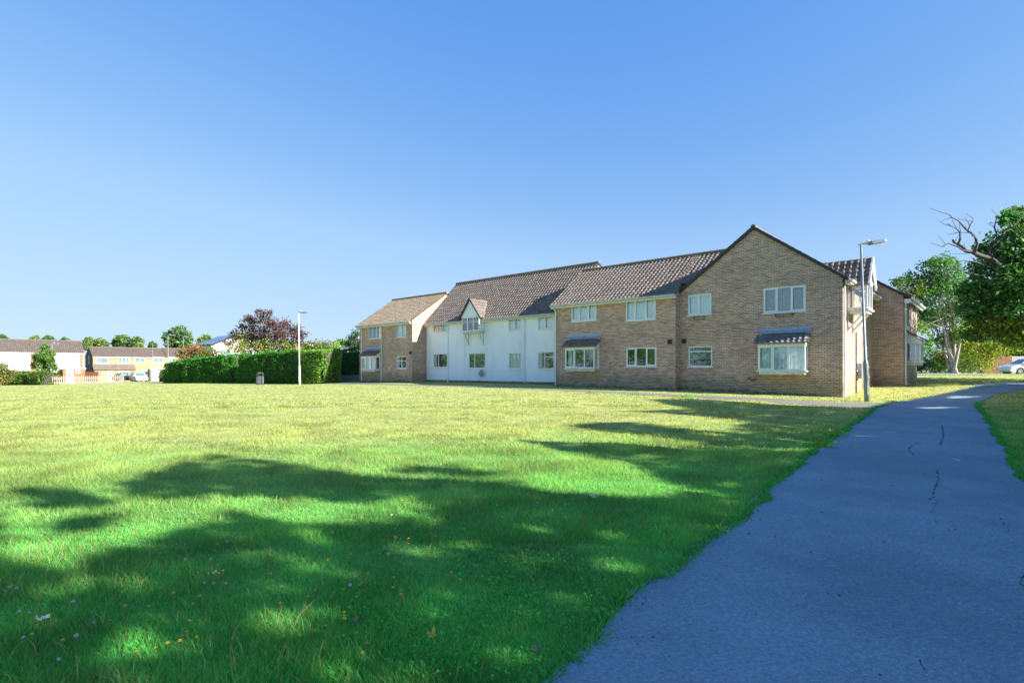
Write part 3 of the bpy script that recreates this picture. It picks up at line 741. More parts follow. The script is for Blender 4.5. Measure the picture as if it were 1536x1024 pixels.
# --- middle block
MP = -.5; mxl = FR.xof(832, MP); mxr = xl
mid = broot('brick_house', mxr, MP, 'buff brick middle block between the white rendered part and the gable, dark-roofed bay low left', 'house')
wE = px_rect(856.8, 894.6, (456.6, 481.9), (453.3, 480.3), MP); wF = px_rect(938.4, 983.4, (449.1, 481.2), (445.6, 478.9), MP)
wG = px_rect(939.1, 984.8, (521.3, 549.2), (520.6, 549.4), MP)
k = .5; bH = (FR.xof(847.5, MP-k), FR.xof(891.5, MP-k), FR.z(552, -13.5, MP-k), FR.z(523, -13.5, MP-k)); hH = (bH[0]+.1, bH[1]-.1, bH[2]+.02, bH[3]-.02)
house_block(mid, mxl, mxr, MP, 6.1, EAVE+.02, 2.25, [wE, wF, wG, hH], 'buff', 'tile', side=.1)
xm_ = MB(); pt_ = math.atan2(2.25, 3.05); y_ = .04
roofplane(xm_, (mxr-.25, y_, EAVE+.08+(y_-MP)*math.tan(pt_)), (1, 0, 0), (0, math.cos(pt_), math.sin(pt_)), 3.4, (MP+3.05-y_)/math.cos(pt_))
xm_.build('roof', 'tile', mid); ridge(mid, (mxr, MP+3.05, EAVE+2.35), (mxr+3.3, MP+3.05, EAVE+2.35))
window(mid, front(MP), *wE, mull=[.33, .67], trans={'sash': [0, 2]}); window(mid, front(MP), *wF, mull=[.33, .67], trans={'sash': [0, 2]})
window(mid, front(MP), *wG, mull=[.33, .67], trans={'sash': [0, 2]}, cur='none')
bay(mid, front(MP), *bH, k, 3, .5, 'tile', None)
u = FR.xof(1005, MP); vent(mid, front(MP), u, FR.z(512.5, u, MP))
pipe(mid, [(mxl+.05, MP-.35, 5.0), (mxl+.12, MP-.07, 4.75), (mxl+.12, MP-.07, .2)], .04)
u = FR.xof(839, MP); pipe(mid, [(u, MP-.02, 5.0), (u, MP-.02, .3)], .012, 'gutter', 'cable')
vn = MB(); vn.lathe((FR.xof(1058, 2.5), 2.55, 7.3), [(.05, 0), (.05, .28), (.13, .29), (.13, .33), (0, .36)], 10); vn.build('roof_vent', 'verge', mid)

# --- white rendered block
WP = 1.0; wxl = FR.xof(640, WP); wxr = mxl+.002; WE = 5.05
white = broot('white_house', wxl, WP, 'white rendered set-back block with small gabled oriel window under a brown tiled roof', 'house')
W = lambda x0, x1, y0, y1, dl=0: px_rect(x0, x1, (y0, y1), (y0-dl, y1-dl*.8), WP)
wI = W(649.4, 671.3, 480.2, 498, 0); wK = W(762.9, 781.8, 471.3, 495.8); wL = W(806.7, 829, 468, 494)
wM = W(649.8, 671.3, 530.2, 551); wN = W(702.9, 727.9, 529.3, 552.2); wPp = W(762.9, 781.8, 528.5, 553); wQ = W(806.7, 831, 527.5, 553.3)
k = .55; oJ = (FR.xof(692.9, WP-k), FR.xof(718.5, WP-k), FR.z(497, -23.4, WP-k), FR.z(476, -23.4, WP-k)); hJ = (oJ[0]+.1, oJ[1]-.1, oJ[2]+.02, oJ[3]-.02)
house_block(white, wxl, wxr, WP, 6.5, WE, 3.2, [wI, wK, wL, wM, wN, wPp, wQ, hJ], 'render', 'tile', side=.1)
window(white, front(WP), *wI, mull=[.34, .67], cur='peach'); window(white, front(WP), *wK, mull=[.48], trans={'sash': [1]}, cur='net')
window(white, front(WP), *wL, mull=[.48], trans={'sash': [1]}, cur='net'); window(white, front(WP), *wM, mull=[.36], cur='sides')
window(white, front(WP), *wN, mull=[.36], cur='fullblind', label='lower window with green vertical blinds')
window(white, front(WP), *wPp, mull=[.5], trans={1: [.7]}, cur='net'); window(white, front(WP), *wQ, mull=[.42], trans={1: [.7]}, cur='sides')
oriel(white, front(WP), *oJ, k, FR.z(449.5, -23.4, WP-k), 3, 3.1, open_=False)
for px in (672.7, 787.3):
    u = FR.xof(px, WP); pipe(white, [(u, WP-.3, WE-.25), (u, WP-.07, WE-.5), (u, WP-.07, .2)], .04, 'render')
u = FR.xof(697.3, WP); pipe(white, [(u, WP-.03, FR.z(500, u, WP)), (u, WP-.03, .3)], .018, 'render', 'cable')
pl = MB(); pl.box((wxl, WP-.012, -.1), (wxr, WP-.001, FR.g(-22, WP)+.16)); pl.build('plinth', 'buff', white)
d = MB(); u = FR.xof(721.7, WP-.2); z0 = FR.z(559.8, u, WP-.2)
d.tube([(u, WP, z0-.1), (u, WP-.16, z0)], .025, 6)
T = lambda a, b, c: Vector((u+a, WP-.18-c, z0+b))
d.prism([(.2*math.cos(t), .24*math.sin(t)) for t in [i*math.pi/8 for i in range(16)]], 0, .03, T)
d.tube([(u, WP-.2, z0-.22), (u, WP-.5, z0-.02)], .012, 6); d.tube([(u, WP-.46, z0-.02), (u, WP-.54, z0)], .03, 6); d.build('satellite_dish', 'dish', white)
verges(white, wxl-.17, WP, WP+6.5, WP+3.25, WE, WE+3.2, .05)

# --- left block
LP = -.4; lxr = wxl-.003; lxl = FR.xof(539.5, LP); LE = 5.08
lft = broot('brick_house', lxl, LP, 'buff brick end block beside the tall hedge, left of the white rendered part', 'house')
Lr = lambda x0, x1, y0, y1: px_rect(x0, x1, (y0, y1), (y0, y1), LP)
wR = Lr(552.9, 571, 487.4, 507.6); wS = Lr(595, 609.2, 484, 505.8); wU = Lr(595, 609.2, 534, 552.3)
k = .5; bT = (FR.xof(542.5, LP-k), FR.xof(562.5, LP-k), FR.z(554, -34.5, LP-k), FR.z(535.5, -34.5, LP-k)); hT = (bT[0]+.1, bT[1]-.1, bT[2]+.02, bT[3]-.02)
house_block(lft, lxl, lxr, LP, 6.9, LE, 2.3, [wR, wS, wU, hT], 'buff', 'tile_old', side=.1)
window(lft, front(LP), *wR, mull=[.34, .67], cur='fullblind'); window(lft, front(LP), *wS, mull=[.5]); window(lft, front(LP), *wU, mull=[.5], trans={0: [.6], 1: [.6]}, cur='sides')
bay(lft, front(LP), *bT, k, 3, .5, 'tile', 'net')
u = FR.xof(616, LP); vent(lft, front(LP), u, FR.z(529, u, LP), .12)
for px in (573, 543.8):
    u = FR.xof(px, LP); pipe(lft, [(u, LP-.33, LE-.2), (u, LP-.07, LE-.45), (u, LP-.07, .1)], .035)

# --- rear gabled block on the right
SP = ND; e1 = 1.3; sx0 = e1-5.6; sxm = (sx0+e1)/2
rear = broot('brick_house', e1, SP, 'buff brick rear gable block behind the lamp post with a small white side bay', 'house')
sEa = FR.z(444, e1, SP)+.04; sTop = sEa+.69*(e1-sxm); w = MB()
wall(w, front(SP), sx0, e1, 0, sEa, (), (sxm, sTop)); 
sb = (1.1, 2.6, 1.62, 2.75)
wall(w, right(e1), SP, SP+6.5, 0, sEa, [(SP+.9, SP+2.2, 1.9, 2.7), (SP+.7, SP+2.0, 3.6, 4.8), (SP+3.5, SP+4.6, 3.7, 4.8)])
wall(w, left(sx0), -(SP+6.5), -SP, 0, sEa); wall(w, back(SP+6.5), -e1, -sx0, 0, sEa, (), (-sxm, sTop)); w.build('wall', 'buff', rear)
gable_roof(rear, sx0, e1, sxm, sEa, sTop, SP, SP+6.5, 'tile', ohs=.32)
v = MB(); pitch = .69
for i in range(12):
    xa = e1+.3; t0, t1 = i/12, (i+1)/12; za = sEa-.3*pitch; X0 = xa+(sxm-xa)*t0; X1 = xa+(sxm-xa)*t1; Z0 = za+(sTop-za)*t0; Z1 = za+(sTop-za)*t1
    v.prism([(X0, Z0-.03), (X1, Z1-.05), (X1, Z1+.1), (X0, Z0+.12)], -.12, -.015, lambda a, b, c: Vector((a, SP+c, b)))
v.build('verge', 'verge', rear)
gb = MB(); gb.box((e1+.05, SP-.09, sEa-.42), (e1+.3, SP-.0, sEa-.2)); gb.box((e1+.22, SP, sEa-.32), (e1+.3, SP+6.5, sEa-.16)); gb.build('fascia', 'upvc', rear)
g2 = MB(); g2.tube([(e1+.38, SP-.1, sEa-.17), (e1+.38, SP+6.4, sEa-.17)], .065, 8); g2.build('gutter', 'upvc', rear)
window(rear, right(e1), SP+.7, SP+2.0, 3.6, 4.8, mull=[.5]); window(rear, right(e1), SP+3.5, SP+4.6, 3.7, 4.8, mull=[.5])
bay(rear, right(e1), SP+.85, SP+2.3, 1.72, 2.72, .65, 2, .5, 'tile', 'net')
pipe(rear, [(e1+.07, SP+.2, sEa-.35), (e1+.07, SP+.2, .5)], .04, 'upvc')
# connecting low roof visible between the two gables
# ------------------------------------------------------------------ foliage generator
def limbtube(mb, a, b, r0, r1, bend=.12, n=5, sides=7):
    a = Vector(a); b = Vector(b); L = (b-a).length; pts = []
    off = Vector((random.uniform(-1, 1), random.uniform(-1, 1), random.uniform(-.3, .6)))*bend*L
    for i in range(n+1):
        t = i/n; pts.append(a.lerp(b, t)+off*math.sin(math.pi*t)*.6+Vector((random.uniform(-1, 1), random.uniform(-1, 1), 0))*.012*L*(0 if i in (0, n) else 1))
    mb.tube(pts, [r0+(r1-r0)*i/n for i in range(n+1)], sides); return pts
def crownleaves(clumps, size, flat=.0, sub=9, spread=.34):
    Vs, Fs, Cs = [], [], []; nb = 0
    for (c, r, n, colr) in clumps:
        c = np.array(c, float); r = np.array(r, float)*np.ones(3); K = sub
        d = rng.normal(size=(K, 3)); d /= np.linalg.norm(d, axis=1)[:, None]
        sc = c+d*r*(.45+.5*rng.random((K, 1)))
        which = rng.integers(0, K, n); tone = (1+.16*rng.normal(size=(K, 1))).clip(.6, 1.5)
        p = sc[which]+rng.normal(size=(n, 3))*r*spread
        V, Fc, Cc = leafgeo(p, size, np.array(colr)*tone[which], .22, flat)
        Vs.append(V); Fs.append(Fc+nb); Cs.append(Cc); nb += len(V)
    return np.concatenate(Vs), np.concatenate(Fs), np.concatenate(Cs)
def tree(name, label, base, clumps, tr=.18, size=.16, bark='bark', stems=1, group=None, cat='tree', sub=9, spread=.34, twigs=3, fork=.35, rr=1.0):
    base = Vector((base[0], base[1], g(base[0], base[1]))); root = empty(name, base, 0, label, cat, group, off=base)
    mb = MB(); cz = np.mean([c[0][2] for c in clumps]); cen = Vector(np.mean([c[0] for c in clumps], axis=0)); low = min(c[0][2]-np.max(c[1])*.6 for c in clumps)
    if stems == 1:
        top = Vector((base.x*.45+cen.x*.55, base.y*.45+cen.y*.55, cz)); fk = base.lerp(top, fork)
        P = limbtube(mb, base-Vector((0, 0, .15)), fk, tr*1.25, tr*.85, .04); Q = limbtube(mb, P[-1], top, tr*.85, tr*.35, .06)
        starts = [(p, tr*(.8-.1*i)) for i, p in enumerate(Q[:-1])]
        for i, c in enumerate(clumps):
            zc = c[0][2]; cand = [s for s in starts if s[0].z < zc+.1] or [starts[0]]
            s = cand[min(len(cand)-1, random.randrange(len(cand)))]
            L = limbtube(mb, s[0], c[0], max(.025, s[1]*.45*rr), .02, .1)
            for _ in range(twigs):
                q = random.choice(L[2:]); e = Vector(c[0])+Vector(np.array(c[1])*np.ones(3)*rng.normal(size=3)*.55)
                limbtube(mb, q, e, .022, .007, .12, 4, 5)
    else:
        for i in range(stems):
            c = clumps[i % len(clumps)]; b = base+Vector((random.uniform(-.18, .18), random.uniform(-.18, .18), -.1))
            L = limbtube(mb, b, c[0], tr*random.uniform(.55, 1), .03, .06, 7)
            for _ in range(twigs):
                q = random.choice(L[3:]); cc = random.choice(clumps); e = Vector(cc[0])+Vector(np.ones(3)*np.array(cc[1])*rng.normal(size=3)*.4)
                limbtube(mb, q, e, .035, .008, .08, 4, 5)
    mb.build('trunk', bark, root, True)
    V, Fc, Cc = crownleaves(clumps, size, 0, sub, spread); npmesh('crown', V, Fc, 4, 'leaf', root, colors=Cc)
    return root
def pxclump(px, py, r, Y, n, c, ry=None, sy=1.0):
    p = at(px, py, Y); s = Y/F; return (tuple(p), (r*s, (ry or r*s), r*s*sy), n, c)
LG = (.17, .30, .05); DG = (.08, .235, .07); MG = (.09, .24, .05); YG = (.36, .42, .04); PU = (.125, .075, .085); OL = (.22, .25, .07)

# pale multi-stemmed tree past the rear block
cl = []
for (px, py, r) in [(1365,435,22),(1392,412,22),(1420,400,20),(1380,460,24),(1352,445,14),(1408,440,26),(1440,425,24),(1372,490,18),(1400,482,20),(1430,470,24),(1455,455,24),(1350,470,12),(1415,510,16),(1385,520,12),(1445,500,18),(1400,393,12),(1345,425,9),(1342,462,8),(1355,500,9),(1395,545,8),(1360,418,11)]:
    cl.append(pxclump(px, py, r, 40+random.uniform(-1.2, 1.2), int(9.5*r*r/5.6), random.choice([MG, LG, (.09, .18, .035), (.05, .14, .04)]), sy=.8))
cl.sort(key=lambda c: abs(c[0][0]-at(1418, 0, 40).x)-.35*(c[0][2]-6))
tree('ash_tree', 'multi-stemmed pale-barked tree with loose bright crown behind the far brick gable', at(1433, 0, 40)[:2], cl, .14, .2, 'bark_pale', 9, sub=12, spread=.3, twigs=5)

# big dark tree at the right edge
cl = []
for (px, py, r, Y) in [(1512,328,16,24),(1532,322,16,24.5),(1500,375,22,25),(1530,360,28,25),(1480,400,22,26),(1510,410,32,25),(1545,400,40,25),(1465,430,22,26.5),(1500,445,32,26),(1540,450,45,25.5),
                       (1455,462,20,27),(1485,480,28,27),(1525,490,38,26),(1460,500,16,28),(1500,500,18,27),(1600,350,60,26),(1600,430,70,27),(1600,480,42,27),(1670,400,80,27),(1680,480,70,27),(1740,430,60,28),(1445,440,12,27),(1472,372,10,25)]:
    cl.append(pxclump(px, py, r, Y, int(14*r*r/(9.5 if px < 1560 else 13)), random.choice([DG, DG, (.07, .2, .05), (.05, .14, .055), (.12, .22, .04)]) if py < 470 else random.choice([DG, MG, (.22, .30, .05), (.13, .26, .05)]), sy=.8))  # lower clumps take brighter greens, painting in sunlit patches under the crown
big = tree('sycamore_tree', 'dense dark green tree at the right edge with bare dead limbs', (28.3, 25.6), cl, .3, .18, 'bark', 1, sub=15, spread=.25, twigs=6)
dead = MB(); zx = lambda u, v, Y: at(1320+u/3.413, 300+v/3.413, Y)
def deadlimb(pts, r0, r1, Y0, Y1):
    P = [zx(p[0], p[1], Y0+(Y1-Y0)*i/(len(pts)-1)) for i, p in enumerate(pts)]; n = len(P)-1
    Q = []
    for i in range(n):
        for t in (0, .5): Q.append(P[i].lerp(P[i+1], t)+Vector((random.uniform(-.04, .04), random.uniform(-.1, .1), random.uniform(-.04, .04)))*(1 if t else 0))
    Q.append(P[-1]); dead.tube(Q, [r0+(r1-r0)*i/(len(Q)-1) for i in range(len(Q))], 7)
    for i in range(2, len(Q)):
        if random.random() < .75:
            d = Vector((random.uniform(-1, .5), random.uniform(-.6, .6), random.uniform(-.3, .9))).normalized()*random.uniform(.3, .8)
            limbtube(dead, Q[i], Q[i]+d, .014, .005, .2, 3, 4)
deadlimb([(900,600),(800,520),(737,470),(690,410),(640,350),(560,300),(480,270),(440,262),(400,225),(372,205)], .2, .04, 25.5, 24)
deadlimb([(480,268),(497,225),(480,180),(440,150),(400,105),(355,75)], .07, .015, 24, 23.5)
deadlimb([(400,225),(410,180),(395,150),(345,120)], .045, .012, 24, 24.4)
deadlimb([(440,262),(400,240),(350,222),(318,240)], .035, .01, 24, 24)
deadlimb([(450,165),(460,130),(478,95)], .03, .008, 23.8, 23.6)
deadlimb([(545,330),(560,260),(600,200),(585,140),(600,80)], .07, .015, 24.8, 24.3)
deadlimb([(600,200),(640,160),(700,120),(760,80),(850,60)], .06, .03, 24.5, 24.3)
deadlimb([(690,410),(600,350),(500,320),(420,310),(380,330)], .05, .01, 25, 24.2)
deadlimb([(640,350),(560,390),(480,380),(400,360),(330,350)], .04, .008, 25, 24.5)
deadlimb([(737,470),(640,430),(560,420)], .05, .012, 25, 24.4)
deadlimb([(560,300),(600,250),(660,240),(700,270)], .035, .01, 24.6, 24.2)
dead.build('dead_limb', 'bark_dead', big, True)

# background trees and bushes on the right
def bush(name, label, pxs, Y, n, cols, size=.14, cat='bush', group=None, k=.8):
    cl = [pxclump(px, py, r, Y+random.uniform(-.7, .7), int(n*r*r/100), random.choice(cols), sy=k) for px, py, r in pxs]
    bx = sum(p[0] for p in pxs)/len(pxs); b = at(bx, 0, Y); return tree(name, label, (b.x, b.y), cl, .05, size, 'bark', 4, group=group, cat=cat, sub=8, spread=.42, twigs=2)
bush('laurel_bush', 'dark green bush with orange tints beside the white side bay', [(1388,545,15),(1402,535,14),(1415,545,15),(1395,528,9),(1412,552,12),(1380,552,10)], 42, 330, [DG, (.05, .10, .02), (.20, .15, .02)], .16)
bush('golden_bush', 'bright yellow-green bush behind the pale multi-stemmed tree', [(1450,540,16),(1468,532,16),(1455,520,12),(1485,525,14),(1440,550,12),(1475,548,12),(1495,515,10),(1500,530,10)], 44, 330, [YG, (.26, .30, .03), (.16, .24, .03)], .16)
for i, (px, py, r, Y, lb) in enumerate([(1455,505,26,60,'mid green tree behind the golden bush'),(1530,512,26,64,'green tree rising behind the red-brown fence'),(1590,500,40,66,'green tree past the silver car, off to the right')]):
    tree('background_tree', lb, at(px, 0, Y)[:2], [pxclump(px+dx, py+dy, r*.6, Y+random.uniform(-1, 1), 700, random.choice([MG, DG, LG])) for dx, dy in [(0, -10), (-r*.6, 4), (r*.6, 2), (0, 12), (-r*.4, 14), (r*.5, 16)]], .16, .34, 'bark', group='trees beyond the fence')

# ------------------------------------------------------------------ unseen street trees right of the path: they throw the lawn shadows
EL = math.radians(27.5); SH = Vector((.882, -.471, 0)).normalized(); TE = math.tan(EL)
SUN = Vector((SH.x*math.cos(EL), SH.y*math.cos(EL), math.sin(EL)))
shade = [
 [(-300,1200),(-300,846),(0,844),(39,844),(60,862),(91,860),(163,833),(254,807),(309,788),(400,775),(449,791),(500,794),(560,788),(640,772),(640,1200)],
 [(170,728),(250,704),(319,684),(394,693),(500,708),(604,722),(760,723),(822,742),(903,745),(980,752),(1045,750),(1020,729),(960,697),(880,683),(783,661),(880,664),(960,668),(1040,677),(1080,669),(1000,656),(900,647),(850,638),(940,633),(1000,641),(1100,649),(1124,634),(1040,622),(940,617),(1040,614),(1000,606),(974,599),(1040,598),(1180,608),(1310,612),(1345,603),(1420,592),(1478,578),(1800,572),(4500,580),(4500,1200),(600,1200),(640,772),(640,757),(600,745),(520,751),(440,742),(380,748),(300,742),(240,752),(190,742)],
 [(16,737),(90,733),(172,750),(130,764),(60,760)], [(60,792),(110,778),(172,778),(130,797),(70,801)], [(-60,778),(8,783),(15,800),(0,815),(-60,815)], [(604,700),(650,697),(734,709),(700,717),(620,711)]]
gaps = [(600,835,38,11), (525,842,18,7), (160,955,30,14), (90,900,14,6), (362,868,24,9), (785,842,22,5), (120,985,32,12), (200,880,40,14), (330,930,30,10), (470,900,26,9), (700,880,24,7), (40,930,22,9), (240,935,12,8),
        (1330,690,55,2.5), (1290,665,40,2.5), (1340,649,35,2), (1395,702,40,2.2), (1385,668,30,2), (1330,742,22,1.5), (1400,612,45,2), (1355,600,25,2), (1440,596,40,2.5), (1290,655,30,2)]
rows = [(8.2, -4.5), (11.3, 1.0), (15.2, 6.2), (19.6, 10.9), (24.2, 15.0)]
kap = Vector((.471, .882, 0)); clR = [[] for _ in rows]
NS = 95000
X = rng.uniform(-9, 26, NS); Y = rng.uniform(.7, 27, NS); Z = G(X, Y)
PX = CX+F*X/Y; PY = HY+F*(CH-Z)/Y; ok = np.zeros(NS, bool)
for P in shade: ok |= inpoly(PX, PY, np.array(P, float))
for (a, b, c, d) in gaps: ok &= ((PX-a)/(c*.85))**2+((PY-b)/(d*.85))**2 > 1
ok &= (vnoise(X+.25*Y, Y, .75, 5)*.6+vnoise(X, Y, .3, 9)*.4 > .24) | (X > .75*Y-1.5)
X, Y, Z = X[ok], Y[ok], Z[ok]
B = np.array(rows); kc = X*kap.x+Y*kap.y; kb = B[:, 0]*kap.x+B[:, 1]*kap.y
ex = X > .75*Y-1.5; X, Y, Z = np.r_[X, X[ex], X[ex]], np.r_[Y, Y[ex], Y[ex]], np.r_[Z, Z[ex], Z[ex]]; X = X+rng.normal(size=len(X))*.05
kc = X*kap.x+Y*kap.y
which = np.abs(kc[:, None]-kb[None, :]).argmin(1)
s = (B[which, 0]-X)*SH.x+(B[which, 1]-Y)*SH.y
s = np.maximum(s+rng.normal(size=len(s))*1.1-.3, 4.4+rng.random(len(s))*1.6); h = Z+s*TE; keep = (h > 1.5)
LX = X+s*SH.x; LY = Y+s*SH.y
labels = ['leafy tree right of the path, nearest behind the viewer','leafy tree right of the path beside the viewer','leafy tree right of the path ahead of the viewer','leafy tree right of the path short of the bend','leafy tree right of the path opposite the brick gable']
for i, b in enumerate(rows):
    mk = keep & (which == i); C = np.stack([LX, LY, h], 1)[mk]
    if len(C) < 50: continue
    bz = g(*b); root = empty('street_tree', (b[0], b[1], bz), 0, labels[i], 'tree', 'trees along the right side of the path', off=(b[0], b[1], bz))
    mb = MB(); c0 = C.mean(0); top = Vector((b[0], b[1], c0[2]+.5)); Q = limbtube(mb, (b[0], b[1], bz-.2), top, .26, .09, .03, 8)
    for _ in range(16):
        t = C[rng.integers(len(C))]; q = Q[random.randrange(3, 9)]; L = limbtube(mb, q, t, .07, .015, .08)
    mb.build('trunk', 'bark', root, True)
    C = C+rng.normal(size=C.shape)*.05
    V, Fc, Cc = leafgeo(C, .33, np.array([MG]*len(C)), .25); npmesh('crown', V, Fc, 4, 'leaf', root, colors=Cc)

for i, (x_, y_) in enumerate([(-72,-40),(-75,-28),(-74,-17),(-77,-6),(-75,5),(-76,15),(-73,25),(-77,35),(-84,46)]):
    z_ = g(x_, y_); cl = [((x_+random.uniform(-2.5, 2.5), y_+random.uniform(-4, 4), z_+h_+random.uniform(-.6, .6)), (2.6, 3.2, 1.7), 420, random.choice([MG, DG, LG])) for h_ in (2.2, 2.4, 3.6, 4.6, 5.2, 6.2)]
    tree('boundary_tree', 'leafy tree in the row along the far left side of the green', (x_, y_), cl, .2, .5, 'bark', group='trees along the left side of the green', sub=8, spread=.4)
# ------------------------------------------------------------------ hedges
def hedge(name, label, A, B, width, h0, h1, cols, cat='hedge', size=.13, dens=330, group=None, round_=0.25):
    A = Vector((A[0], A[1], 0)); B = Vector((B[0], B[1], 0)); L = (B-A).length; d = (B-A)/L; n = Vector((d.y, -d.x, 0))
    if n.y > 0: n = -n
    base = (A.x, A.y, g(A.x, A.y)); root = empty(name, base, 0, label, cat, group, off=base)
    core = MB(); N_ = max(2, int(L/1.2)); prev = None
    for i in range(N_+1):
        t = i/N_; p = A.lerp(B, t); z = g(p.x, p.y); h = h0+(h1-h0)*t-.15; sh = .18 if i not in (0, N_) else .3
        ring = [p+n*(width/2-sh)+Z3*z, p-n*(width/2-sh)+Z3*z, p-n*(width/2-sh)+Z3*(z+h-.1), p+n*(width/2-sh)+Z3*(z+h-.1)]
        if prev:
            for k in range(4): core.face([prev[k], prev[(k+1) % 4], ring[(k+1) % 4], ring[k]])
        else: core.face(ring)
        prev = ring
    core.face(prev); core.build('stems', 'timber_dark', root)
    # leaves on front, back, top and ends, with bulges
    C = []
    for (kind, area) in (('f', L*(h0+h1)/2), ('b', L*(h0+h1)/4), ('t', L*width), ('e0', width*h0), ('e1', width*h1)):
        m = int(area*dens); u = rng.random(m); v = rng.random(m)
        if kind in 'fb': t = u*L; w = np.full(m, width/2 if kind == 'f' else -width/2); z = v
        elif kind == 't': t = u*L; w = (v-.5)*width; z = np.ones(m)
        else: t = np.full(m, 0. if kind == 'e0' else L); w = (u-.5)*width; z = v
        H = h0+(h1-h0)*t/L
        bul = (vnoise(t+A.x, z*H*1.3+w, 1.1, 3)-.5)*.38+(vnoise(t, z*H*2+w*2, .35, 8)-.5)*.22
        zz = z*H+(bul if kind == 't' else 0); hz = np.where(zz > H-.35, (zz-(H-.35))*.5, 0)
        if kind == 'f': w = w+bul-hz
        if kind == 'b': w = w-bul+hz
        if kind == 'e0': t = t-bul+hz*.6
        if kind == 'e1': t = t+bul-hz*.6
        X = A.x+d.x*t+n.x*w; Y = A.y+d.y*t+n.y*w; C.append(np.stack([X, Y, G(X, Y)+zz], 1))
    C = np.concatenate(C)+rng.normal(size=(sum(map(len, C)), 3))*.045
    cc = np.array(cols)[rng.integers(0, len(cols), len(C))]*(.75+.5*vnoise(C[:, 0]+C[:, 1], C[:, 2]*1.4, .5, 2))[:, None]
    V, Fc, Cc = leafgeo(C, size, cc, .25); npmesh('foliage', V, Fc, 4, 'leaf', root, colors=Cc); return root
HC = [(.05, .22, .025), (.07, .27, .03), (.04, .17, .025)]
a, b, c, d_ = gp(255,575.2), gp(281,575), gp(365,574.6), gp(499,574.4)
hb = lambda px, Y: (at(px, 0, Y).x, Y)
hedge('conifer_hedge', 'short left end piece of the tall clipped conifer hedge', hb(257,61.5), hb(279,60), 1.7, 2.1, 2.5, HC)
hedge('conifer_hedge', 'middle stretch of clipped conifer hedge left of the dark gap', hb(284,59.5), hb(361,55.2), 1.7, 2.6, 2.75, HC)
hedge('conifer_hedge', 'long tall clipped hedge stretch behind the litter bin and lamp post', hb(370,53.6), hb(462,48.4), 1.8, 2.65, 2.95, HC)
hedge('conifer_hedge', 'sunlit bushy right corner of the tall clipped hedge', hb(465,47.7), hb(498,46.4), 2.0, 2.8, 2.85, [(.18, .38, .05), (.13, .3, .05), (.22, .40, .06)])  # brighter leaf colours than the other stretches paint in the sunlight here
hedge('conifer_hedge', 'dark recessed hedge between the clipped corner and the brick end block', hb(502,51.0), hb(545,51.0), 1.4, 2.95, 3.0, [(.06, .19, .06), (.07, .22, .065)])
# dark palings along its foot
fz = MB(); A = Vector((*hb(501,49.4), 0)); B = Vector((*hb(541,48.8), 0)); n = int((B-A).length/.16)
for i in range(n):
    p = A.lerp(B, i/n); z = g(p.x, p.y); fz.box((p.x-.04, p.y-.01, z-.1), (p.x+.04, p.y+.01, z+.62))
for hh in (.15, .5):
    zA, zB = g(A.x, A.y)+hh, g(B.x, B.y)+hh; fz.tube([(A.x, A.y+.02, zA), (B.x, B.y+.02, zB)], .025, 4)
o = fz.build('paling_fence', 'timber_grey', loc=(A.x, A.y, g(A.x, A.y))); tag(o, 'low dark paling fence at the foot of the recessed hedge', 'fence')

# ------------------------------------------------------------------ street lamps
def lamp(label, base, top, head=1.2, hdir=(1, 0, .12), r0=.085, r1=.045, group='street lamps', matp='galv'):
    base = Vector(base); base.z = g(base.x, base.y); top = Vector(top); root = empty('street_lamp', base, 0, label, 'street lamp', group, off=base)
    mb = MB(); f = lambda t: base.lerp(top, t); L = (top-base).length
    mb.tube([f(-.02), f(.24), f(.255), f(.27), f(1)], [r0, r0, r0*.95, r1*1.05, r1*.85], 14); pole = mb.build('pole', matp, root, True)
    dr = MB(); q = f(.08); dr.box((q.x-.035, q.y-r0-.012, q.z-.2), (q.x+.035, q.y-r0*.8, q.z+.25)); dr.build('access_door', matp, pole)
    H = Vector(hdir).normalized(); S = Vector((-H.y, H.x, 0)).normalized(); Uu = H.cross(S); 
    if Uu.z < 0: Uu = -Uu
    hb_ = MB(); P = lambda t, s_, u_: top+H*(t*head)+S*s_+Uu*u_
    secs = [(-.08, .05, .06, .05), (.06, .06, .07, .06), (.25, .075, .08, .03), (.4, .14, .075, -.02), (.9, .15, .05, -.03), (1.0, .1, .02, -.02)]
    rings = [[P(t, -w_, lo), P(t, w_, lo), P(t, w_*.7, hi), P(t, -w_*.7, hi)] for t, w_, hi, lo in [(a_, b_, c_, d__-.03) for a_, b_, c_, d__ in secs]]
    for A_, B_ in zip(rings[:-1], rings[1:]):
        for k_ in range(4): hb_.face([A_[k_], A_[(k_+1) % 4], B_[(k_+1) % 4], B_[k_]])
    hb_.face(rings[0]); hb_.face(rings[-1]); hd = hb_.build('lamp_head', 'lamp_head', root)
    df = MB(); df.face([P(.42, -.11, -.058), P(.42, .11, -.058), P(.9, .12, -.066), P(.9, -.12, -.066)]); df.build('diffuser', 'diffuser', hd)
    ph = MB(); c_ = P(.3, 0, .07); ph.lathe(c_, [(.04, -.02), (.045, .05), (.03, .08), (0, .09)], 10); ph.build('photocell', 'diffuser', hd)
    return root
b = gp(1300.5, 602.5); lamp('tall galvanised street lamp at the path junction in front of the brick gable corner', b, at(1291.5, 368, b.y), .88, (1, -.1, .2))
b = Vector((*hb(449.5, 45.1), 0)); lamp('pale slim street lamp in front of the clipped hedge', b, at(448, 469, 45.1), .75, (1, -.1, .02), .085, .042, matp='wood_white')
b = Vector((*hb(252.5, 66), 0)); lamp('pale street lamp at the left end of the clipped hedge', b, at(252, 503, 66), .9, (1, -.1, .03), .08, .042)
b = Vector((*hb(78.5, 74), 0)); lamp('street lamp behind the small green tree, far left', b, at(78, 515, 74), .8, (1, .3, .03), .1, .06)
